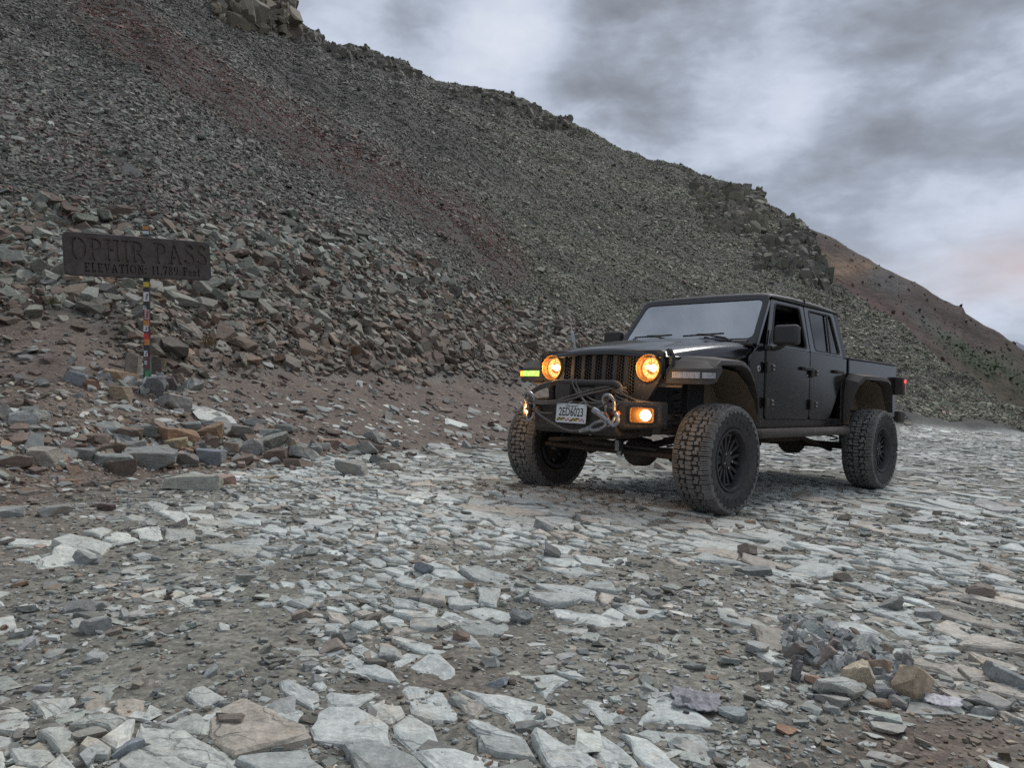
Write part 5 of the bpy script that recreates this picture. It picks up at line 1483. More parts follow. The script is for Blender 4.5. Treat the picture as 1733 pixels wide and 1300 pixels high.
# ---------- cabin
box('dashboard', (-1.10, 0, 1.38), (.34, 1.42, .24), M_BLACK, T, .04)
bm = bmesh.new(); lp = [Vector((-1.38 + .055 * math.sin(a), .40 + .185 * math.cos(a), 1.43 + .175 * math.sin(a))) for a in np.linspace(0, 2 * math.pi, 28, endpoint=False)]
bm_tube(bm, lp, .017, 8, False, True)
for a in (0, math.pi, -math.pi / 2): bm_tube(bm, [(-1.37, .40, 1.42), (-1.38 + .055 * math.sin(a), .40 + .185 * math.cos(a), 1.43 + .175 * math.sin(a))], .016, 6)
bm_tube(bm, [(-1.37, .40, 1.42), (-1.15, .40, 1.36)], .03, 8); fin('steering_wheel', bm, M_TRIM, T)
for x in (-1.85, -2.70):
    for y in (-.38, .38):
        st_ = box('seat', (x, y, 1.02), (.50, .52, .16), M_SEAT, T, .05, seg=3)
        box('seat_back', (x - .26, y, 1.36), (.13, .50, .60), M_SEAT, st_, .05, rot=(0, -.2, 0), seg=3)
        box('headrest', (x - .335, y, 1.73), (.09, .26, .17), M_SEAT, st_, .035, rot=(0, -.15, 0), seg=3)
for s in (-1, 1):
    tube('roll_bar', catmull([(-1.18, s * .62, 1.50), (-1.36, s * .60, 1.86), (-2.0, s * .61, 1.90), (-2.75, s * .61, 1.88), (-2.95, s * .63, 1.50)], 5), .030, M_BLACK, T)
tube('roll_bar', [(-2.05, -.60, 1.90), (-2.05, .60, 1.90)], .03, M_BLACK, T)
box('roof_lining', (-2.1, 0, 1.935), (1.62, 1.30, .012), M_BLACK, T, .002)
box('rearview_mirror', (-1.30, 0, 1.83), (.03, .24, .07), M_BLACK, T, .012)
# dashboard ornaments
for (y, z, c_) in ((.13, 1.535, (.45, .62, .20)), (.36, 1.545, (.75, .76, .72))):
    bm = bmesh.new(); bmesh.ops.create_icosphere(bm, subdivisions=2, radius=.022)
    for v in bm.verts: v.co = Vector((v.co.x * 1.3, v.co.y, v.co.z * .8))
    r2 = bmesh.ops.create_icosphere(bm, subdivisions=2, radius=.015)['verts']
    for v in r2: v.co += Vector((.014, 0, .025))
    bm_box(bm, (.034, 0, .024), (.014, .012, .005))
    o = fin('dashboard_ornament', bm, simple_mat('ornament_%.2f' % y, c_, .4, var=.1), T, loc=(-1.06, y, z - .015))

# ---------- antenna on the far fender
bm = bmesh.new()
bA = Vector((-.205, -.79, 1.32)); tA = Vector((-.115, -.80, 1.645))
bm_tube(bm, [bA, bA.lerp(tA, .35)], .012, 8); bm_tube(bm, [bA.lerp(tA, .42), bA.lerp(tA, .72)], .016, 10); bm_tube(bm, [bA.lerp(tA, .62), tA], [.007, .004], 6); bm_tube(bm, [tA, tA + (tA - bA) * .9], .0018, 5)
an = fin('antenna', bm, simple_mat('silver_paint', (.62, .63, .65), .35, var=.15), T)
bm = bmesh.new(); bm_lathe(bm, [(.0, .03), (.02, .03), (.026, -.05)], 'z', 14, bA); fin('antenna_base', bm, M_TRIM, an)

# ================================================================== FAR RIDGE, CLIFFS, DISTANT PEAKS
def strip_mesh(name, az, P, col, mat):
    """P: (nA, nD, 3) grid"""
    nA, nD = P.shape[:2]; idx = np.arange(nA * nD).reshape(nA, nD)
    F = np.stack([idx[:-1, :-1], idx[:-1, 1:], idx[1:, 1:], idx[1:, :-1]], -1).reshape(-1, 4)
    me = bpy.data.meshes.new(name); me.from_pydata(P.reshape(-1, 3).tolist(), [], F.tolist())
    a = me.attributes.new('tint', 'FLOAT_COLOR', 'POINT'); c4 = np.concatenate([col.reshape(-1, 3), np.ones((nA * nD, 1))], 1)
    a.data.foreach_set('color', c4.reshape(-1).astype(np.float32))
    me.polygons.foreach_set('use_smooth', np.ones(len(me.polygons), bool))
    return setp(link_mesh(name, me, mat), kind='structure')
def far_mat(name, scale, bump):
    m, nt, b = new_mat(name)
    at = nt.nodes.new('ShaderNodeAttribute'); at.attribute_name = 'tint'
    geo = nt.nodes.new('ShaderNodeNewGeometry'); P = geo.outputs['Position']
    f1 = nnoise(nt, P, scale, 9, .68); f2 = nnoise(nt, P, scale * .18, 5, .6)
    c = nmix(nt, 1, at.outputs['Color'], nramp(nt, f1, [(.28, .5), (.72, 1.55)]), 'MULTIPLY')
    c = nmix(nt, 1, c, nramp(nt, f2, [(.3, .8), (.7, 1.2)]), 'MULTIPLY')
    nt.links.new(c, b.inputs['Base Color']); b.inputs['Roughness'].default_value = .9
    nbump(nt, b, f1, .9, bump); return m
RIDGE = [(1180, 290), (1280, 335), (1340, 368), (1372, 387), (1406, 401), (1429, 413), (1483, 445), (1531, 469), (1567, 486), (1586, 500), (1619, 517),
         (1629, 518), (1634, 530), (1660, 546), (1684, 559), (1733, 590), (1800, 634), (1900, 690), (2100, 760), (2500, 860)]
def ridge_point(px, t, d0=150., d1=430.):
    """t 0 at the foot in the valley, 1 at the crest"""
    py = np.interp(px, [q[0] for q in RIDGE], [q[1] for q in RIDGE])
    return py
def build_ridge():
    pxs = np.linspace(1190, 2480, 300); ts = np.linspace(0, 1.25, 90)
    P = np.zeros((len(pxs), len(ts), 3))
    for i, px in enumerate(pxs):
        top = pt(px, ridge_point(px, 1), 430.); u = top[:2] / np.hypot(*top[:2])
        dd = np.interp(ts, [0, 1, 1.25], [140, 430, 560]); zz = np.interp(ts, [0, 1, 1.25], [-70 - .08 * (px - 1190) * .1, top[2], top[2] - 60])
        P[i, :, 0] = u[0] * dd; P[i, :, 1] = u[1] * dd; P[i, :, 2] = zz
    X, Y = P[..., 0], P[..., 1]
    amp = np.interp(ts, [0, .6, .93, 1.0, 1.25], [3, 7, 3, .9, 3])[None]
    P[..., 2] += amp * fbm(X * .02, Y * .02, 5, 201) + 1.4 * fbm(X * .12, Y * .12, 3, 205) * np.interp(ts, [0, .9, 1], [1, 1, .6])[None]
    # gullies running down the face
    P[..., 2] += -np.abs(fbm(np.broadcast_to((pxs / 55.)[:, None], X.shape) + .3 * ts[None], 1.2 * np.broadcast_to(ts[None], X.shape), 3, 209)) * 5 * np.interp(ts, [0, .2, .85, 1, 1.25], [.5, 1, .8, .1, 0])[None]
    px, py = project(P); top = np.interp(px, [q[0] for q in RIDGE], [q[1] for q in RIDGE]); dep = py - top
    n = fbm(X * .03, Y * .03, 4, 213); n2 = fbm(X * .008, Y * .008, 3, 217)
    def m3(a): return np.array(a)[None, None]
    c = m3([.070, .047, .038]) * (1 + .25 * n[..., None])
    def blend(c, w, col): w = np.clip(w, 0, 1)[..., None]; return c * (1 - w) + m3(col) * w
    rock = np.exp(-(((px - 1530) / 75) ** 2 + ((py - 500 - (px - 1530) * .62) / 26) ** 2)) * 1.4 + .6 * np.exp(-(((px - 1590) / 70) ** 2 + ((py - 560 - (px - 1590) * .6) / 18) ** 2))
    c = blend(c, rock * sstep(-.3, .25, n), [.078, .074, .070])
    tan = np.exp(-(((px - 1425) / 30) ** 2 + ((py - 452 - (px - 1425) * .15) / 20) ** 2)) + .8 * np.exp(-(((px - 1460) / 22) ** 2 + ((py - 450) / 9) ** 2)) + .6 * np.exp(-(((px - 1400) / 12) ** 2 + ((py - 425) / 14) ** 2))
    c = blend(c, tan * sstep(-.25, .3, n + .1) * 1.2, [.21, .135, .085])
    red = np.exp(-(((px - 1480) / 90) ** 2 + ((dep - 78) / 24) ** 2)); c = blend(c, red * .7, [.085, .043, .034])
    ol = sstep(60, 130, dep + 26 * n + (px - 1650) * .35); c = blend(c, ol, [.078, .063, .034])
    c = blend(c, sstep(1650, 1733, px) * .5 * (dep > 8), [.074, .062, .036])
    gr = (np.exp(-(((px - 1680) / 85) ** 2 + ((py - 625 - (px - 1680) * .62) / 20) ** 2)) * 1.6 + .8 * np.exp(-(((px - 1720) / 30) ** 2 + ((py - 600) / 12) ** 2))) * sstep(-.35, .1, n)
    c = blend(c, gr, [.046, .062, .027])
    o = strip_mesh('far_ridge', pxs, P, c, far_mat('far_slope', .35, 1.2))
    # shrubs and boulders on it
    r = np.random.default_rng(3); k = r.integers(0, P.shape[0], 60000); j = r.integers(2, 70, 60000)
    w = gr[k, j]; keep = r.random(60000) < w * .9; k, j = k[keep], j[keep]
    Q = P[k, j] + r.normal(0, 1.2, (len(k), 3)) * np.array([1, 1, 0]); n_ = len(Q)
    S = np.exp(r.normal(.2, .4, (n_, 1))) * np.array([[.55, .55, .45]])
    scatter('hillside_shrubs', Q, r.uniform(0, 6, (n_, 3)) * np.array([.1, .1, 1]), S, np.clip(np.array([[.046, .062, .028]]) * np.exp(r.normal(0, .3, (n_, 1))), .005, 1))
    k = r.integers(0, P.shape[0], 2500); j = r.integers(5, 72, 2500); Q = P[k, j]; n_ = len(Q)
    S = np.exp(r.normal(-.3, .5, (n_, 1))) * np.array([[1.5, 1.2, 1.2]])
    scatter('ridge_boulders', Q, r.uniform(0, 6, (n_, 3)), S, np.clip(c[k, j] * np.exp(r.normal(.25, .3, (n_, 1))), .01, .5))
build_ridge()
def build_peaks():
    xs = np.linspace(1500, 2600, 220); ts = np.linspace(0, 1.3, 26)
    P = np.zeros((len(xs), len(ts), 3))
    for i, px in enumerate(xs):
        py = 578 + 16 * math.sin((px - 1690) / 23.) * .35 + np.interp(px, [1500, 1640, 1688, 1705, 1722, 1745, 1800, 1900, 2600], [4, -4, -16, -6, -7, 6, -14, -4, 6]) + 2.2 * float(fbm(px / 9., .3, 3, 5))
        top = pt(px, py, 7000.); u = top[:2] / np.hypot(*top[:2])
        dd = np.interp(ts, [0, 1, 1.3], [4500, 7000, 8200]); zz = np.interp(ts, [0, 1, 1.3], [-500, top[2], top[2] - 500])
        P[i, :, 0] = u[0] * dd; P[i, :, 1] = u[1] * dd; P[i, :, 2] = zz
    P[..., 2] += 60 * fbm(P[..., 0] * .002, P[..., 1] * .002, 4, 5) * np.interp(ts, [0, .8, 1], [1, 1, .12])[None]
    c = np.ones(P.shape) * np.array([.20, .225, .285])  # distance haze is put into this blue-grey base colour
    strip_mesh('distant_peaks', xs, P, c, far_mat('hazed_distant_rock', .004, 40))
build_peaks()

CRAG = []
def outcrop(name, spots, tint, seed, wide=1.0):
    """crag of jointed blocks set in the slope; spots: (px, py of the foot, spread in px across, down, width m, height m, count)"""
    if not CRAG:
        for i in range(26):
            m0 = cut_rock(7000 + i, (1, 1, 1), random.Random(i).randint(10, 16), .02)
            CRAG.append((np.array([v.co[:] for v in m0.vertices]), [tuple(q.vertices) for q in m0.polygons])); bpy.data.meshes.remove(m0)
    r = random.Random(seed); V, F, Tn = [], [], []; off = 0
    yaw0 = r.uniform(0, 3)
    for px, py, sx_, sy_, w, h, cnt in spots:
        for k in range(cnt):
            p, d = ground_at(px + r.uniform(-1, 1) * sx_, py + r.uniform(-1, 1) * sy_)
            if d > 85: continue
            ww = w * math.exp(r.gauss(0, .4)); hh = ww * (r.uniform(.9, 1.7) if name == 'cliff' else r.uniform(.6, 1.15))
            cv, cf = r.choice(CRAG); cs = np.array([ww * 1.3, ww * r.uniform(.8, 1.3), hh * 1.2])
            M = Matrix.Translation(Vector(p) + Vector((0, 0, r.random() ** 1.5 * h * .8 - .1))) @ Euler((r.gauss(.05, .22), r.gauss(0, .22), yaw0 + r.gauss(0, .6))).to_matrix().to_4x4()
            tn = np.array(tint) * math.exp(r.gauss(0, .2)) * np.array([1, r.uniform(.94, 1.02), r.uniform(.86, 1.0)])
            Mn = np.array(M); V.append((cv * cs) @ Mn[:3, :3].T + Mn[:3, 3]); F += [tuple(i + off for i in q) for q in cf]; Tn.append(np.tile([*tn, 1.0], (len(cv), 1)))
            off += len(cv)
    V = np.concatenate(V).tolist(); Tn = np.concatenate(Tn)
    me = bpy.data.meshes.new(name); me.from_pydata(V, [], F)
    a = me.attributes.new('tint', 'FLOAT_COLOR', 'POINT'); a.data.foreach_set('color', np.array(Tn).reshape(-1).astype(np.float32))
    return setp(link_mesh(name, me, MAT_ATTR), kind='structure')
outcrop('rock_outcrop', [(455, 40, 34, 12, .42, 2.6, 330), (415, 36, 26, 12, .38, 1.6, 190), (484, 54, 8, 8, .40, 2.8, 170), (395, 26, 30, 10, .34, .9, 120)], (.215, .19, .15), 61)
outcrop('rock_outcrop', [(520, 62, 24, 7, .26, .3, 110), (595, 91, 30, 8, .28, .45, 190), (650, 109, 20, 7, .26, .3, 100), (690, 125, 20, 7, .25, .25, 80)], (.165, .158, .132), 62)
outcrop('rock_outcrop', [(790, 158, 26, 6, .25, .25, 90), (845, 171, 26, 9, .27, .45, 200), (890, 188, 18, 9, .26, .35, 110), (935, 210, 28, 9, .27, .45, 210), (975, 224, 14, 7, .25, .25, 60)], (.17, .162, .135), 63)
outcrop('cliff', [(1225, 338, 42, 18, .28, .35, 380), (1262, 350, 28, 24, .30, .45, 400), (1284, 364, 9, 26, .30, .6, 200), (1240, 376, 48, 18, .25, .2, 260), (1190, 326, 28, 16, .24, .2, 150)], (.180, .170, .138), 64)
outcrop('cliff', [(1337, 390, 12, 16, .28, .35, 150), (1350, 424, 28, 28, .28, .35, 420), (1376, 458, 15, 26, .28, .4, 260), (1316, 430, 36, 24, .25, .2, 260), (1393, 474, 7, 16, .26, .3, 100)], (.160, .154, .128), 65)

# ================================================================== SINGLE ROCKS
_hr = random.Random(21)
def rock(P_, E_, S_, tint, label, group, name='rock', cat='rock', me=None):
    o = bpy.data.objects.new(name, me or _hr.choice(HERO)); COL.objects.link(o)
    o.location = P_; o.rotation_euler = E_; o.scale = S_
    o.color = (*[float(min(.9, max(.01, v))) for v in tint], 1)
    return setp(o, label, cat, group)
for P_, E_, S_, c_, qx, qy, sz in BIG:
    lum = float(np.mean(c_)); warm = c_[0] / max(c_[2], 1e-3)
    tone = 'rusty orange' if warm > 1.95 else 'brown' if warm > 1.34 else 'pale grey' if lum > .27 else 'dark grey-green'
    big_ = 'large' if sz > .40 else 'middling'
    az_ = math.atan2(P_[0], P_[1]); (a1, _), (a2, _), (a3, _), (a4, _) = knots(np.array([az_])); up = (math.hypot(P_[0], P_[1]) - a2[0]) / (a3[0] - a2[0])
    lev = 'at the foot of' if up < .25 else 'half way up' if up < .65 else 'near the top of'
    side = 'behind the sign' if qx < 380 else 'between sign and truck' if qx < 720 else 'close to the truck'
    nz = abs((Euler(E_).to_matrix() @ Vector((0, 0, 1))).z); pose = 'flat-lying' if nz > .86 else 'tilted' if nz > .6 else 'upright'
    lb = '%s %s %s rock %s the rubble bank %s' % (big_, tone, pose, lev, side)
    rock(P_, E_, S_, c_, lb, 'rocks of the rubble bank: ' + lb)
def put(px, py, w, h, tint, label, group=None, name='rock', tilt=.18, yaw=None, seat=.30, depth=.8, me=None, lean=None):
    """px, py: middle of the rock in the photograph, w, h its apparent size there; it is stood on the ground at that place"""
    foot, d = ground_at(px, py + h * .42)
    W_ = w / FPX * d; H_ = h / FPX * d
    m = me or _hr.choice(HERO); dims = [max(v.co[i] for v in m.vertices) - min(v.co[i] for v in m.vertices) for i in range(3)]
    vis = max(.05, CAM[2] - foot[2]) / d                         # part of the height is the top seen from above
    dp = W_ * depth; hz = max(H_ - dp * min(vis, .5) * .8, H_ * .45, W_ * .18)
    a = math.atan2(foot[0], foot[1])
    S_ = (W_ / dims[0] * 1.06, dp / dims[1], hz / dims[2] * 1.15)
    yw = -a + (_hr.gauss(0, .25) if yaw is None else yaw)
    E_ = lean or (_hr.gauss(0, tilt), _hr.gauss(0, tilt), yw)
    P_ = Vector(foot) + Vector((math.sin(a), math.cos(a), 0)) * dp * .35 + Vector((0, 0, hz * (.5 - seat * .5)))
    return rock(P_, E_, S_, tint, label, group, name, me=m)
G, GB, PALE, TAN, ORG, BLU, PINKR, DK, BRN = (.24, .245, .225), (.25, .255, .24), (.34, .345, .325), (.34, .28, .20), (.30, .19, .12), (.25, .27, .285), (.36, .255, .215), (.13, .125, .12), (.20, .155, .125)
def tone_of(c):
    lum = sum(c) / 3; warm = c[0] / max(c[2], 1e-3)
    return 'tan' if warm > 1.45 else 'brown' if warm > 1.2 else 'blue-grey' if warm < .95 else 'pale grey' if lum > .29 else 'mid grey' if lum > .21 else 'dark grey'
def mixv(c, s=.12): return tuple(v * math.exp(_hr.gauss(0, s)) for v in c) if False else tuple(np.array(c) * math.exp(_hr.gauss(0, s)))
special = [
    (295, 737, 68, 25, ORG, 'long rusty orange slab lying in the heap below the sign'),
    (351, 734, 50, 25, (.33, .23, .15), 'tan orange block beside the long rusty slab in the heap'),
    (301, 756, 34, 24, (.36, .30, .19), 'small yellowish wedge rock under the rusty slab in the heap'),
    (351, 774, 50, 31, BLU, 'blue-grey pointed rock at the front of the heap below the sign'),
    (252, 772, 78, 34, G, 'long dark grey rock at the front edge of the heap'),
    (184, 777, 62, 22, (.27, .285, .255), 'low greenish grey rock at the front edge of the heap'),
    (81, 780, 46, 34, (.31, .285, .24), 'grey-tan pyramid-shaped rock at the heap end'),
    (333, 815, 80, 30, (.35, .345, .29), 'pale olive flat boulder lying alone in front of the heap'),
    (385, 813, 27, 20, PINKR, 'small pink rock beside the pale olive flat boulder'),
    (424, 760, 36, 30, (.29, .295, .28), 'grey upright block in the middle of the heap'),
    (443, 750, 84, 22, (.27, .28, .25), 'wide flat grey-green slab on top of the heap'),
    (467, 770, 34, 26, BRN, 'brown block beneath the wide flat slab of the heap'),
    (574, 751, 50, 18, (.27, .19, .15), 'flat reddish brown rock at the thin end of the heap'),
    (602, 795, 54, 27, (.30, .30, .275), 'pale grey wedge rock beyond the thin end of the heap'),
    (301, 684, 50, 27, (.28, .265, .245), 'tilted grey slab on the dirt slope below the sign'),
    (210, 640, 50, 19, (.31, .22, .14), 'flat tan orange rock at the foot of the sign post'),
    (206, 668, 31, 25, (.33, .26, .18), 'rounded tan rock below the sign post'),
    (226, 622, 24, 40, (.22, .19, .155), 'upright brown rock leaning against the sign post'),
    (258, 622, 26, 36, (.14, .12, .105), 'dark brown upright rock behind the sign post'),
    (262, 658, 34, 34, (.17, .172, .175), 'dark grey slab standing on edge beside the sign post'),
    (283, 652, 30, 22, (.12, .10, .10), 'dark purple block beside the standing slab'),
    (127, 640, 30, 19, BLU, 'blue-grey rock in the stones around the sign post'),
    (155, 653, 25, 17, (.27, .165, .115), 'rust red rock in the stones around the sign post'),
    (40, 713, 38, 26, PALE, 'pale block on the brown dirt at the hill foot'),
    (8, 702, 28, 28, (.32, .31, .28), 'pale weathered rock at the edge of the brown dirt'),
    (93, 867, 38, 19, (.29, .285, .26), 'lone grey stone on the brown dirt in front of the heap'),
    (178, 860, 27, 14, (.12, .09, .085), 'dark maroon stone on the brown dirt in front of the heap'),
]
for (x, y, w, h, c_, lb) in special: put(x, y, w, h, mixv(c_, .04), lb)
more = [(26, 785, 38, 19), (202, 794, 46, 27), (309, 778, 42, 23), (408, 779, 38, 17), (505, 786, 46, 18), (525, 771, 60, 24), (616, 760, 46, 21), (364, 718, 54, 18),
        (412, 733, 38, 24), (218, 740, 34, 26), (166, 744, 32, 18), (186, 760, 44, 20), (182, 726, 38, 18), (242, 730, 34, 20), (355, 751, 38, 17), (140, 770, 34, 20), (120, 785, 30, 14),
        (460, 738, 40, 22), (488, 752, 36, 22), (545, 757, 36, 16), (640, 778, 30, 15), (665, 790, 34, 16), (387, 758, 28, 20), (275, 762, 30, 18), (225, 758, 36, 20), (480, 725, 32, 15), (430, 718, 30, 14), (320, 720, 32, 14)]
for (x, y, w, h) in more:
    c_ = mixv(_hr.choice([G, GB, PALE, BRN, (.27, .25, .22), G]), .18); ix = np.argmin([math.hypot(x - q[0], (y - q[1]) * 2) for q in special[:13]])
    near = ['beside the long rusty slab', 'beside the tan orange block', 'beside the yellowish wedge', 'beside the blue-grey pointed rock', 'beside the long dark front rock', 'beside the low greenish rock', 'at the pyramid-shaped rock', 'behind the pale olive boulder', 'behind the small pink rock', 'beside the grey upright block', 'beside the wide flat slab', 'beside the brown block', 'at the heap thin end'][ix]
    put(x, y, w, h, c_, '%s angular rock of the heap below the sign, %s' % (tone_of(c_), near), 'rocks packed in the heap below the sign')
for k in range(24):
    x = _hr.uniform(90, 690); y = _hr.gauss(765 - abs(x - 380) * .01, 17); w = _hr.uniform(14, 27)
    c_ = mixv(_hr.choice([G, GB, PALE, BRN, TAN]), .2)
    put(x, y, w, w * _hr.uniform(.5, .8), c_, 'fist-sized %s stone filling a gap of the heap below the sign' % tone_of(c_), 'small stones of the heap below the sign', tilt=.4)
for k in range(18):
    x = _hr.gauss(215, 62); y = _hr.gauss(652, 16); w = _hr.uniform(13, 30)
    c_ = mixv(_hr.choice([G, GB, PALE, BRN, G]), .2)
    put(x, y, w, w * _hr.uniform(.45, .8), c_, '%s %s stone piled around the foot of the sign post' % ('small' if w < 21 else 'broad', tone_of(c_)), 'stones around the sign post', tilt=.35)

# small cairn of stones in front, with the big tan blocks
cairn = [
    (1445, 1145, 46, 58, (.56, .48, .36), 'tall tan block standing in the stone pile', (.30, .05, .25)),
    (1548, 1160, 66, 56, (.52, .42, .30), 'long tan brown rock leaning at the end of the stone pile', (.15, .55, .6)),
    (1420, 1167, 66, 48, (.47, .475, .43), 'broad grey slab leaning on the front of the stone pile', (.55, -.05, .2)),
    (1408, 1186, 48, 24, (.38, .375, .335), 'pale flat stone under the broad grey slab of the pile', None),
    (1348, 1101, 33, 38, (.235, .21, .185), 'brown-grey upright stone atop the stone pile', (.4, .3, .2)),
    (1349, 1138, 26, 36, (.155, .150, .150), 'dark grey ridged stone on the stone pile', (.2, .2, 1.3)),
    (1403, 1118, 31, 40, (.30, .25, .225), 'grey stone with a pink face in the stone pile', (.3, .5, .3)),
    (1374, 1150, 25, 18, (.38, .245, .185), 'small salmon pink stone in the stone pile', None),
    (1484, 1130, 48, 28, (.31, .235, .175), 'brown rounded stone behind the tall tan block', None),
    (1490, 1155, 32, 23, (.22, .235, .235), 'blue-grey stone between the two tan blocks', None),
    (1493, 1174, 28, 27, (.25, .255, .25), 'grey egg-shaped stone at the foot of the pile between tan blocks', None),
    (1518, 1190, 26, 18, (.24, .24, .225), 'small grey stone at the foot of the leaning tan rock', None),
    (1490, 1191, 26, 16, (.27, .20, .15), 'small brown stone at the foot of the stone pile', None),
    (1300, 1147, 24, 25, (.35, .31, .28), 'lone pinkish grey stone beside the stone pile', None),
    (1665, 1193, 54, 30, (.33, .325, .295), 'long grey stone beyond the stone pile', None),
    (1707, 1152, 62, 34, (.31, .325, .32), 'smooth grey elongated stone beyond the stone pile', (.1, .25, -.5)),
    (1507, 1241, 50, 15, (.40, .385, .345), 'pale elongated sliver of rock on the red mud', None),
    (1240, 1212, 44, 25, (.34, .365, .355), 'grey-green stone beside the crumpled rag', None),
    (1275, 968, 48, 18, (.24, .25, .235), 'thick dark grey stone lying on the road beyond the pale slabs', None),
    (1160, 1210, 14, 15, (.07, .07, .07), 'small black stone beside the crumpled rag', None),
    (780, 1080, 28, 20, (.22, .165, .13), 'small brown stone on the fractured bedrock', None),
    (1330, 1240, 30, 15, (.36, .22, .14), 'orange stone at the edge of the red mud', None),
]
for (x, y, w, h, c_, lb, ln) in cairn:
    put(x, y, w, h, mixv(c_, .03), lb, lean=ln, depth=.75 if ln is None else .6)
for k in range(42):
    t = _hr.random(); x = 1345 + 165 * t + _hr.gauss(0, 20); y = 1085 + 62 * t + _hr.gauss(0, 17); w = _hr.uniform(13, 29)
    c_ = mixv(_hr.choice([G, BLU, (.2, .2, .19), G, PALE, BRN]), .18); near = 'by the brown-grey upright stone' if t < .3 else 'behind the tall tan block' if t < .65 else 'behind the leaning tan rock'
    put(x, y, w, w * _hr.uniform(.6, .9), c_, '%s %s stone of the stone pile, %s' % ('tiny' if w < 20 else 'small', tone_of(c_), near), 'small stones of the pile on the road', tilt=.5)
def pile_fill():
    n = 330; t = RNG.random(n); x = 1335 + 175 * t + RNG.normal(0, 16, n); y = 1078 + 60 * t + RNG.normal(0, 15, n); Q = []
    for a_, b_ in zip(x, y): Q.append(ground_at(a_, b_)[0])
    Q = np.array(Q); bulge = np.exp(-((x - 1335 - 175 * t) / 24) ** 2); Q[:, 2] += RNG.random(n) * .03 * bulge + .006
    s = .046 * np.exp(RNG.normal(0, .35, n)); c_ = palette(n, [(.34, .355, .345), (.27, .275, .265), (.42, .43, .41), (.32, .28, .235)], [45, 25, 20, 10])
    scatter('pile_pebbles', Q, RNG.uniform(0, 6.28, (n, 3)), np.stack([s, s * .9, s * .95], -1), vary(c_, .2))
pile_fill()
def shards(name, boxes, size, cols, wts):
    Q = []
    for (x0, y0, sx_, sy_, n) in boxes:
        for a_, b_ in zip(RNG.normal(x0, sx_, n), RNG.normal(y0, sy_, n)): Q.append(ground_at(float(a_), float(b_))[0])
    Q = np.array(Q); n = len(Q); s = size * np.exp(RNG.normal(0, .5, n)); N_ = normal_at(Q[:, 0], Q[:, 1])
    scatter(name, Q + np.array([0, 0, 1]) * (s * .12)[:, None], orient(N_, .4), np.stack([s, s * RNG.uniform(.6, 1, n), s * RNG.uniform(.4, .9, n)], -1), vary(palette(n, cols, wts), .22))
shards('heap_shards', [(300, 760, 110, 16, 330), (520, 768, 80, 14, 170), (230, 655, 60, 17, 240), (150, 745, 70, 22, 130), (420, 700, 60, 20, 90)], .075, [(.25, .255, .23), (.33, .335, .31), (.21, .165, .135), (.29, .20, .14)], [38, 26, 28, 8])
for k in range(44):
    x = _hr.uniform(20, 1720); y = 860 + 430 * _hr.random() ** 1.1; w = _hr.uniform(16, 34) * (1 + (y - 860) / 900)
    if 1300 < x < 1600 and 1050 < y < 1220: continue
    c_ = mixv(_hr.choice([PALE, G, BLU, PALE, (.28, .24, .2)]), .16)
    refs = [((333, 830), 'in front of the heap'), ((1176, 1196), 'near the crumpled rag'), ((1450, 1130), 'near the stone pile'), ((1070, 850), 'in front of the truck'), ((1500, 900), 'on the road beside the truck'), ((700, 1120), 'among the big bedrock slabs'), ((100, 1100), 'on the gravel towards the heap'), ((1600, 1260), 'at the red mud')]
    near = min(refs, key=lambda q: math.hypot(q[0][0] - x, q[0][1] - y))[1]
    put(x, y, w, w * _hr.uniform(.5, .75), c_, '%s %s loose stone lying %s' % ('small' if w < 26 else 'large', tone_of(c_), near), 'loose stones on the road', tilt=.25)

# ================================================================== SIGN
M_PLATE = simple_mat('rusted_steel', (.088, .073, .067), .62, .25, bump=(35, .35, .004), var=.35, vscale=7)
M_BACKP = simple_mat('rust_brown', (.165, .130, .110), .75, .1, var=.35, vscale=16, bump=(60, .4, .003))
def arc(cx, cy, rx, ry, a0, a1, tx, ty, n=10):
    """band between an outer ellipse and an inner one (stroke tx at the sides, ty at top and bottom)"""
    A = np.radians(np.linspace(a0, a1, n))
    return [(cx + rx * math.cos(a), cy + ry * math.sin(a)) for a in A] + [(cx + (rx - tx) * math.cos(a), cy + (ry - ty) * math.sin(a)) for a in A[::-1]]
def stem(x0, x1, s=.07, t=.10, bot=True, top=True):
    p = []
    p += [(x0 - s, 0), (x1 + s, 0), (x1 + s, t), (x1, t)] if bot else [(x0, 0), (x1, 0)]
    p += [(x1, 1 - t), (x1 + s, 1 - t), (x1 + s, 1), (x0 - s, 1), (x0 - s, 1 - t), (x0, 1 - t)] if top else [(x1, 1), (x0, 1)]
    p += [(x0, t), (x0 - s, t)] if bot else []
    return p
def stroke(pts_, w):
    P = [Vector(p) for p in pts_]; L_, R_ = [], []
    for i, p in enumerate(P):
        t = (P[min(i + 1, len(P) - 1)] - P[max(i - 1, 0)]).normalized(); n = Vector((-t.y, t.x))
        ww = w[i] if isinstance(w, (list, tuple)) else w
        L_.append(tuple(p + n * ww / 2)); R_.append(tuple(p - n * ww / 2))
    return L_ + R_[::-1]
def s_path(): return [tuple(p)[:2] for p in catmull([(.60, .80, 0), (.42, .94, 0), (.20, .88, 0), (.14, .70, 0), (.34, .54, 0), (.54, .40, 0), (.58, .20, 0), (.38, .06, 0), (.16, .10, 0), (.08, .24, 0)], 3)]
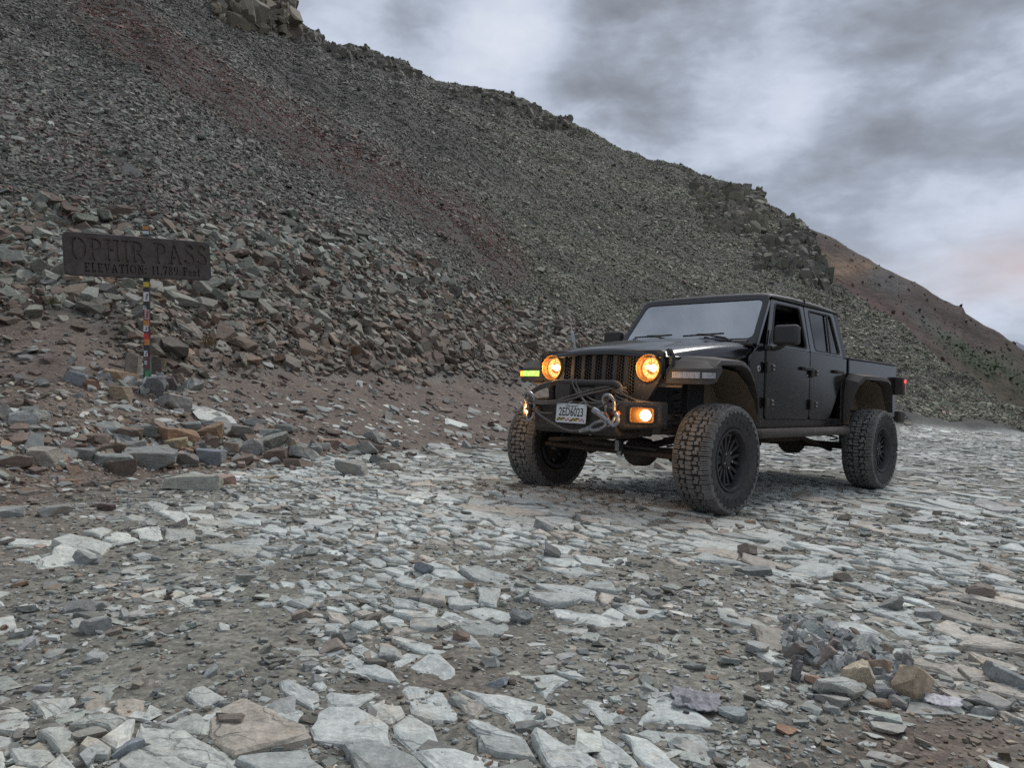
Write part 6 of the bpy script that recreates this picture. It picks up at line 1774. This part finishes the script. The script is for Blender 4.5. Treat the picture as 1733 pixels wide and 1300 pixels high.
GL = {
    'O': (.86, [arc(.43, .5, .43, .5, 98, 262, .20, .07, 14), arc(.43, .5, .43, .5, -82, 82, .20, .07, 14)]),
    'P': (.72, [stem(.08, .27), arc(.34, .72, .36, .28, -88, 88, .18, .09, 12)]),
    'H': (.86, [stem(.08, .27), stem(.57, .76), [(.31, .44), (.53, .44), (.53, .56), (.31, .56)]]),
    'I': (.36, [stem(.08, .28)]),
    'R': (.80, [stem(.08, .27), arc(.34, .74, .36, .26, -88, 88, .18, .09, 12), stroke([(.40, .44), (.54, .26), (.66, .05), (.82, .02)], [.14, .18, .18, .08])]),
    'A': (.84, [[(.0, 0), (.30, 0), (.30, .09), (.20, .09), (.40, .88), (.36, 1.0), (.11, .09), (.0, .09)], [(.44, 1.0), (.76, .09), (.84, .09), (.84, 0), (.50, 0), (.50, .09), (.55, .09), (.40, .80)], [(.27, .28), (.47, .28), (.45, .38), (.29, .38)]]),
    'S': (.70, [stroke(s_path(), .17)]),
    'E': (.66, [[(0, 0), (.62, 0), (.62, .26), (.52, .26), (.48, .10), (.28, .10), (.28, .46), (.46, .46), (.46, .56), (.28, .56), (.28, .90), (.48, .90), (.52, .76), (.62, .76), (.62, 1), (0, 1), (0, .90), (.08, .90), (.08, .10), (0, .10)]]),
    'L': (.60, [[(0, 0), (.58, 0), (.58, .28), (.48, .28), (.44, .10), (.28, .10), (.28, .90), (.36, .90), (.36, 1), (0, 1), (0, .90), (.08, .90), (.08, .10), (0, .10)]]),
    'V': (.74, [[(0, 1), (.32, 1), (.32, .9), (.26, .9), (.42, .3), (.36, 0), (.08, .9), (0, .9)], [(.48, 1), (.74, 1), (.74, .9), (.66, .9), (.41, 0), (.46, .34), (.56, .9), (.48, .9)]]),
    'T': (.70, [[(.14, 0), (.54, 0), (.54, .10), (.44, .10), (.44, .90), (.56, .90), (.60, .72), (.69, .72), (.67, 1), (.01, 1), (0, .72), (.08, .72), (.12, .90), (.24, .90), (.24, .10), (.14, .10)]]),
    'N': (.80, [[(0, 0), (.26, 0), (.26, .1), (.19, .1), (.19, .72), (.58, 0), (.70, 0), (.70, .9), (.79, .9), (.79, 1), (.52, 1), (.52, .9), (.60, .9), (.60, .34), (.24, 1), (0, 1), (0, .9), (.09, .9), (.09, .1), (0, .1)]]),
    ':': (.26, [[(.04, .05), (.2, .05), (.2, .23), (.04, .23)], [(.04, .5), (.2, .5), (.2, .68), (.04, .68)]]),
    '1': (.42, [[(.04, 0), (.38, 0), (.38, .09), (.30, .09), (.30, 1), (.20, 1), (.04, .86), (.04, .76), (.12, .80), (.12, .09), (.04, .09)]]),
    ',': (.24, [[(.04, .16), (.2, .16), (.2, .0), (.08, -.2), (.04, -.18), (.10, 0), (.04, 0)]]),
    '7': (.58, [[(.0, .72), (.09, .72), (.14, .86), (.40, .86), (.10, 0), (.30, 0), (.56, .90), (.56, 1), (0, 1)]]),
    '8': (.60, [arc(.29, .26, .29, .26, 95, 265, .15, .07), arc(.29, .26, .29, .26, -85, 85, .15, .07), arc(.29, .76, .25, .24, 95, 265, .13, .07), arc(.29, .76, .25, .24, -85, 85, .13, .07)]),
    '9': (.60, [arc(.29, .70, .28, .30, 95, 265, .15, .08), stroke([(.36, .96), (.48, .88), (.52, .68), (.46, .36), (.30, .12), (.08, .05)], [.08, .14, .16, .15, .12, .06])]),
    'F': (.62, [[(0, 0), (.38, 0), (.38, .1), (.28, .1), (.28, .44), (.46, .44), (.46, .55), (.28, .55), (.28, .90), (.48, .90), (.52, .74), (.61, .74), (.61, 1), (0, 1), (0, .9), (.08, .9), (.08, .1), (0, .1)]]),
    'e': (.50, [arc(.24, .33, .24, .33, 12, 165, .14, .07), arc(.24, .33, .24, .33, 195, 330, .14, .07), [(.12, .30), (.44, .30), (.44, .38), (.12, .38)]]),
    't': (.38, [[(.10, .10), (.20, 0), (.36, 0), (.36, .08), (.28, .10), (.28, .54), (.36, .54), (.36, .64), (.28, .64), (.28, .88), (.12, .80), (.12, .64), (.0, .64), (.0, .54), (.10, .54)]]),
    ' ': (.36, []),
}
def lay_text(s, x0, x1, y0, h, gap=.10):
    tot = sum(GL[c_][0] + gap for c_ in s) - gap; k = (x1 - x0) / tot; x = x0; out = []
    for c_ in s:
        w, polys = GL[c_]
        for p in polys: out.append([(x + q[0] * k, y0 + q[1] * h) for q in p])
        x += (w + gap) * k
    return out
def build_sign():
    TL, TR, BR, BL = pt(108, 393, 9.85), pt(357, 411, 10.5), pt(353, 474, 10.5), pt(110, 463, 9.85)
    cen = (TL + TR + BR + BL) / 4; u = Vector((TR + BR - TL - BL) / 2); Wd = u.length; u.normalize()
    v = Vector((TL + TR - BL - BR) / 2); v = (v - u * v.dot(u)); Hd = v.length; v.normalize(); n = u.cross(v)
    if n.y > 0: n = -n
    base = pt(241.5, 641, 10.12); base[2] = float(terrain(base[0], base[1])) - .05
    root = empty('road_sign', base)
    setp(root, 'dark steel sign plate reading OPHIR PASS on a sticker-covered post', 'sign')
    def to_local(o, M): o.matrix_local = Matrix.Translation(-Vector(base)) @ M
    M = Matrix(((u.x, v.x, n.x, cen[0]), (u.y, v.y, n.y, cen[1]), (u.z, v.z, n.z, cen[2]), (0, 0, 0, 1)))
    hw, hh = Wd / 2, Hd / 2
    loops = [rounded([(-hw, -hh), (hw, -hh), (hw, hh), (-hw, hh)], .06, 5)]
    loops += lay_text('OPHIR PASS', -hw + .028 * Wd, hw - .022 * Wd, -hh + .36 * Hd, .54 * Hd, .09)
    loops += lay_text('ELEVATION: 11,789 Feet', -hw + .115 * Wd, hw - .085 * Wd, -hh + .075 * Hd, .225 * Hd, .16)
    me = curve_mesh('sign_plate', loops, .006); me.materials.append(M_PLATE)
    o = link_mesh('sign_plate', me, None, root); to_local(o, M)
    bm = bmesh.new(); bm_prism(bm, rounded([(-hw + .01, -hh + .01), (hw - .01, -hh + .01), (hw - .01, hh - .01), (-hw + .01, hh - .01)], .05, 4), lambda p: (p[0], p[1], -.026), lambda p: (p[0], p[1], -.019))
    o2 = fin('sign_backing', bm, M_BACKP, root); to_local(o2, M)
    # rolled edge
    bm = bmesh.new(); lp = [Vector((p[0], p[1], -.008)) for p in rounded([(-hw, -hh), (hw, -hh), (hw, hh), (-hw, hh)], .06, 5)]
    bm_tube(bm, lp, .014, 6, False, True); o3 = fin('sign_rim', bm, M_PLATE, root); to_local(o3, M)
    # post
    top = pt(238.5, 379, 10.22); top = Vector(top) - Vector(base)
    wpost = .066
    ax = top.normalized(); sx = Vector((math.cos(.25), math.sin(.25), 0)); sy = ax.cross(sx).normalized(); sx = sy.cross(ax)
    behind = Vector((.03, .07, 0))
    def seg(name, t0, t1, w, mat, extra=0.0):
        bm = bmesh.new(); A = []
        for t in (t0, t1):
            c_ = top * t + behind; A.append([bm.verts.new(c_ + sx * (a * w / 2) + sy * (b * w / 2)) for a, b in ((-1, -1), (1, -1), (1, 1), (-1, 1))])
        for k in range(4): bm.faces.new((A[0][k], A[0][(k + 1) % 4], A[1][(k + 1) % 4], A[1][k]))
        bm.faces.new(A[0][::-1]); bm.faces.new(A[1]); return fin(name, bm, mat, root, .004)
    seg('post', 0, 1, wpost, simple_mat('post_steel', (.06, .062, .065), .5, .6, var=.4, vscale=20))
    seg('post_sleeve', 0.0, .20, wpost + .012, simple_mat('green_paint_worn', (.06, .10, .075), .6, var=.6, vscale=16))
    def st(name_, c_): return simple_mat('sticker_' + name_, c_, .45, var=.35, vscale=45)
    cols = dict(w=st('white', (.62, .63, .64)), r=st('red', (.55, .04, .03)), y=st('yellow', (.62, .47, .05)), o=st('orange', (.50, .21, .05)), k=st('black', (.03, .03, .035)), p=st('pink', (.5, .28, .28)), m=st('maroon', (.20, .03, .045)), g=st('green', (.06, .25, .12)), b=st('blue', (.12, .18, .35)))
    z0, z1 = 641.0, 379.0
    lay = [(479, 471, 'y', 0, 1), (492, 481, 'k', 0, 1), (502, 487, 'w', 0, .95), (509, 503, 'k', 0, 1), (515, 508, 'w', -.5, .5), (531, 515, 'p', .2, .8), (542, 532, 'o', 0, 1), (550, 541, 'w', -.15, .8), (556, 549, 'k', .1, 1), (564, 553, 'r', -.1, .85), (572, 563, 'o', .1, .9),
           (590, 581, 'w', -.25, .6), (610, 584, 'm', .3, .45), (603, 597, 'w', -.3, .4), (622, 613, 'g', .1, .6), (632, 624, 'g', -.2, .5), (387, 381, 'o', 0, 1), (394, 389, 'w', 0, 1)]
    for i, (ya, yb, c_, ox, ww) in enumerate(lay):
        t0, t1 = (z0 - ya) / (z0 - z1), (z0 - yb) / (z0 - z1)
        bm = bmesh.new(); off = -sy if (sy.y > 0) else sy
        e = (wpost / 2 + (.0085 if t0 < .2 else .0025) + .0006 * (i % 4))
        A = []
        for t in (t0, t1):
            for a in (-1, 1): A.append(bm.verts.new(top * t + behind + sx * ((ox * .5 + a * ww / 2) * wpost) + off * e))
        bm.faces.new((A[0], A[1], A[3], A[2]))
        rr = bmesh.ops.extrude_face_region(bm, geom=bm.faces[:])
        for v_ in rr['geom']:
            if isinstance(v_, bmesh.types.BMVert): v_.co -= off * .0015
        sk = fin('sticker', bm, cols[c_], root)
        if c_ in 'wp' and abs(t1 - t0) > .02:
            # dark print on the pale stickers
            bm = bmesh.new(); c0 = top * ((t0 + t1) / 2) + behind + sx * (ox * .5 * wpost) + off * (e + .001)
            for q in range(3):
                bm_box(bm, c0 + ax * (q - 1) * (t1 - t0) * .55 * .5 * top.length * .8 + sx * (.004 * ((q * 7) % 3 - 1)), (wpost * ww * .55, .0012, (t1 - t0) * top.length * .14))
            setp(fin('sticker_print', bm, cols['k'], sk), kind='stuff')
    for t in (.66, .93):
        bm = bmesh.new(); c_ = Vector(cen) - Vector(base); q = top * t + behind; bm_lathe(bm, [(.0, .012), (.012, .012), (.014, 0)], 'z', 8)
    return root
sign = build_sign()

# ================================================================== SMALL THINGS
def grass_tuft(px, py, hpx, label, seed, col):
    r = random.Random(seed); p, d = ground_at(px, py); h = hpx / FPX * d
    root_bm = bmesh.new()
    for k in range(95):
        a = r.uniform(0, 6.28); b0 = Vector((math.cos(a), math.sin(a), 0)) * r.uniform(0, h * .22); ln = h * r.uniform(.5, 1.1); out = Vector((math.cos(a), math.sin(a), 0)) * r.uniform(.1, .75) * ln
        w = h * .018; side = Vector((-math.sin(a), math.cos(a), 0)) * w
        pts_ = [b0, b0 + out * .35 + Vector((0, 0, ln * .55)), b0 + out + Vector((0, 0, ln * r.uniform(.55, .95)))]
        A = [root_bm.verts.new(pts_[0] - side), root_bm.verts.new(pts_[0] + side), root_bm.verts.new(pts_[1] + side * .8), root_bm.verts.new(pts_[1] - side * .8), root_bm.verts.new(pts_[2])]
        root_bm.faces.new(A[:4]); root_bm.faces.new((A[3], A[2], A[4]))
    me = bpy.data.meshes.new('grass_tuft'); root_bm.to_mesh(me); root_bm.free()
    o = link_mesh('grass_tuft', me, simple_mat('dry_grass_%d' % seed, col, .8, var=.4, vscale=9)); o.location = p
    setp(o, label, 'grass')
grass_tuft(352, 592, 34, 'straw coloured grass tuft growing in the rubble beside the sign', 1, (.26, .19, .10))
grass_tuft(600, 603, 30, 'brown dry grass tuft in the middle of the rubble bank', 2, (.20, .12, .06))
grass_tuft(858, 520, 20, 'olive yellow grass tuft high in the rubble near the truck', 3, (.17, .14, .06))
grass_tuft(85, 520, 22, 'greenish grass tuft among rocks left of the sign post', 4, (.14, .15, .07))

def crumple(name, px, py, wpx, dpx, amp, seed, mat, label, cat):
    p, d = ground_at(px, py); W_ = wpx / FPX * d; D_ = dpx / FPX * d * d / CAM[2] * .55
    n = 40; u = np.linspace(-1, 1, n); U, V = np.meshgrid(u, u)
    a = np.arctan2(V, U); rr = np.maximum(np.abs(U), np.abs(V)); edge = .62 + .30 * pn(np.cos(a) * 1.3, np.sin(a) * 1.3, seed) + .12 * pn(np.cos(a) * 4, np.sin(a) * 4, seed + 3)
    X = U * W_ * .5 * (edge + .45); Y = V * D_ * .5 * (edge + .45)
    fold = np.abs(pn(U * 2.3 + .6 * V, V * 2.0, seed + 5)) * 1.1 + .7 * np.abs(pn(U * 6 + V * 2, V * 3.0 - U, seed + 7)) + .30 * np.abs(pn(U * 13 + V * 4, V * 7, seed + 9))
    Z = W_ * amp * (fold * (1 - .55 * rr ** 2) + .30 * (1 - rr ** 2))
    ang = math.atan2(p[0], p[1]); Xw = X * math.cos(ang) + Y * math.sin(ang); Yw = -X * math.sin(ang) + Y * math.cos(ang)
    g = terrain(p[0] + Xw, p[1] + Yw) - p[2]
    Vt = np.stack([Xw, Yw, Z + g + .018], -1).reshape(-1, 3); idx = np.arange(n * n).reshape(n, n)
    F = np.stack([idx[:-1, :-1], idx[:-1, 1:], idx[1:, 1:], idx[1:, :-1]], -1).reshape(-1, 4)
    me = bpy.data.meshes.new(name); me.from_pydata(Vt.tolist(), [], F.tolist()); me.polygons.foreach_set('use_smooth', np.ones(len(me.polygons), bool))
    o = link_mesh(name, me, mat); o.location = p
    md = o.modifiers.new('cloth', 'SOLIDIFY'); md.thickness = .003
    return setp(o, label, cat)
crumple('crumpled_rag', 1176, 1196, 72, 46, .15, 31, simple_mat('mauve_cloth', (.29, .285, .30), .9, var=.35, vscale=40, bump=(150, .5, .003)), 'crumpled mauve grey rag lying on the fractured rock', 'rag')
m_, nt_, b_ = new_mat('clear_plastic'); b_.inputs['Base Color'].default_value = (.72, .70, .76, 1); b_.inputs['Roughness'].default_value = .45; b_.inputs['Alpha'].default_value = .45
crumple('plastic_wrapper', 1596, 1198, 44, 20, .11, 47, m_, 'crumpled clear plastic wrapper on the mud beside the stone pile', 'wrapper')
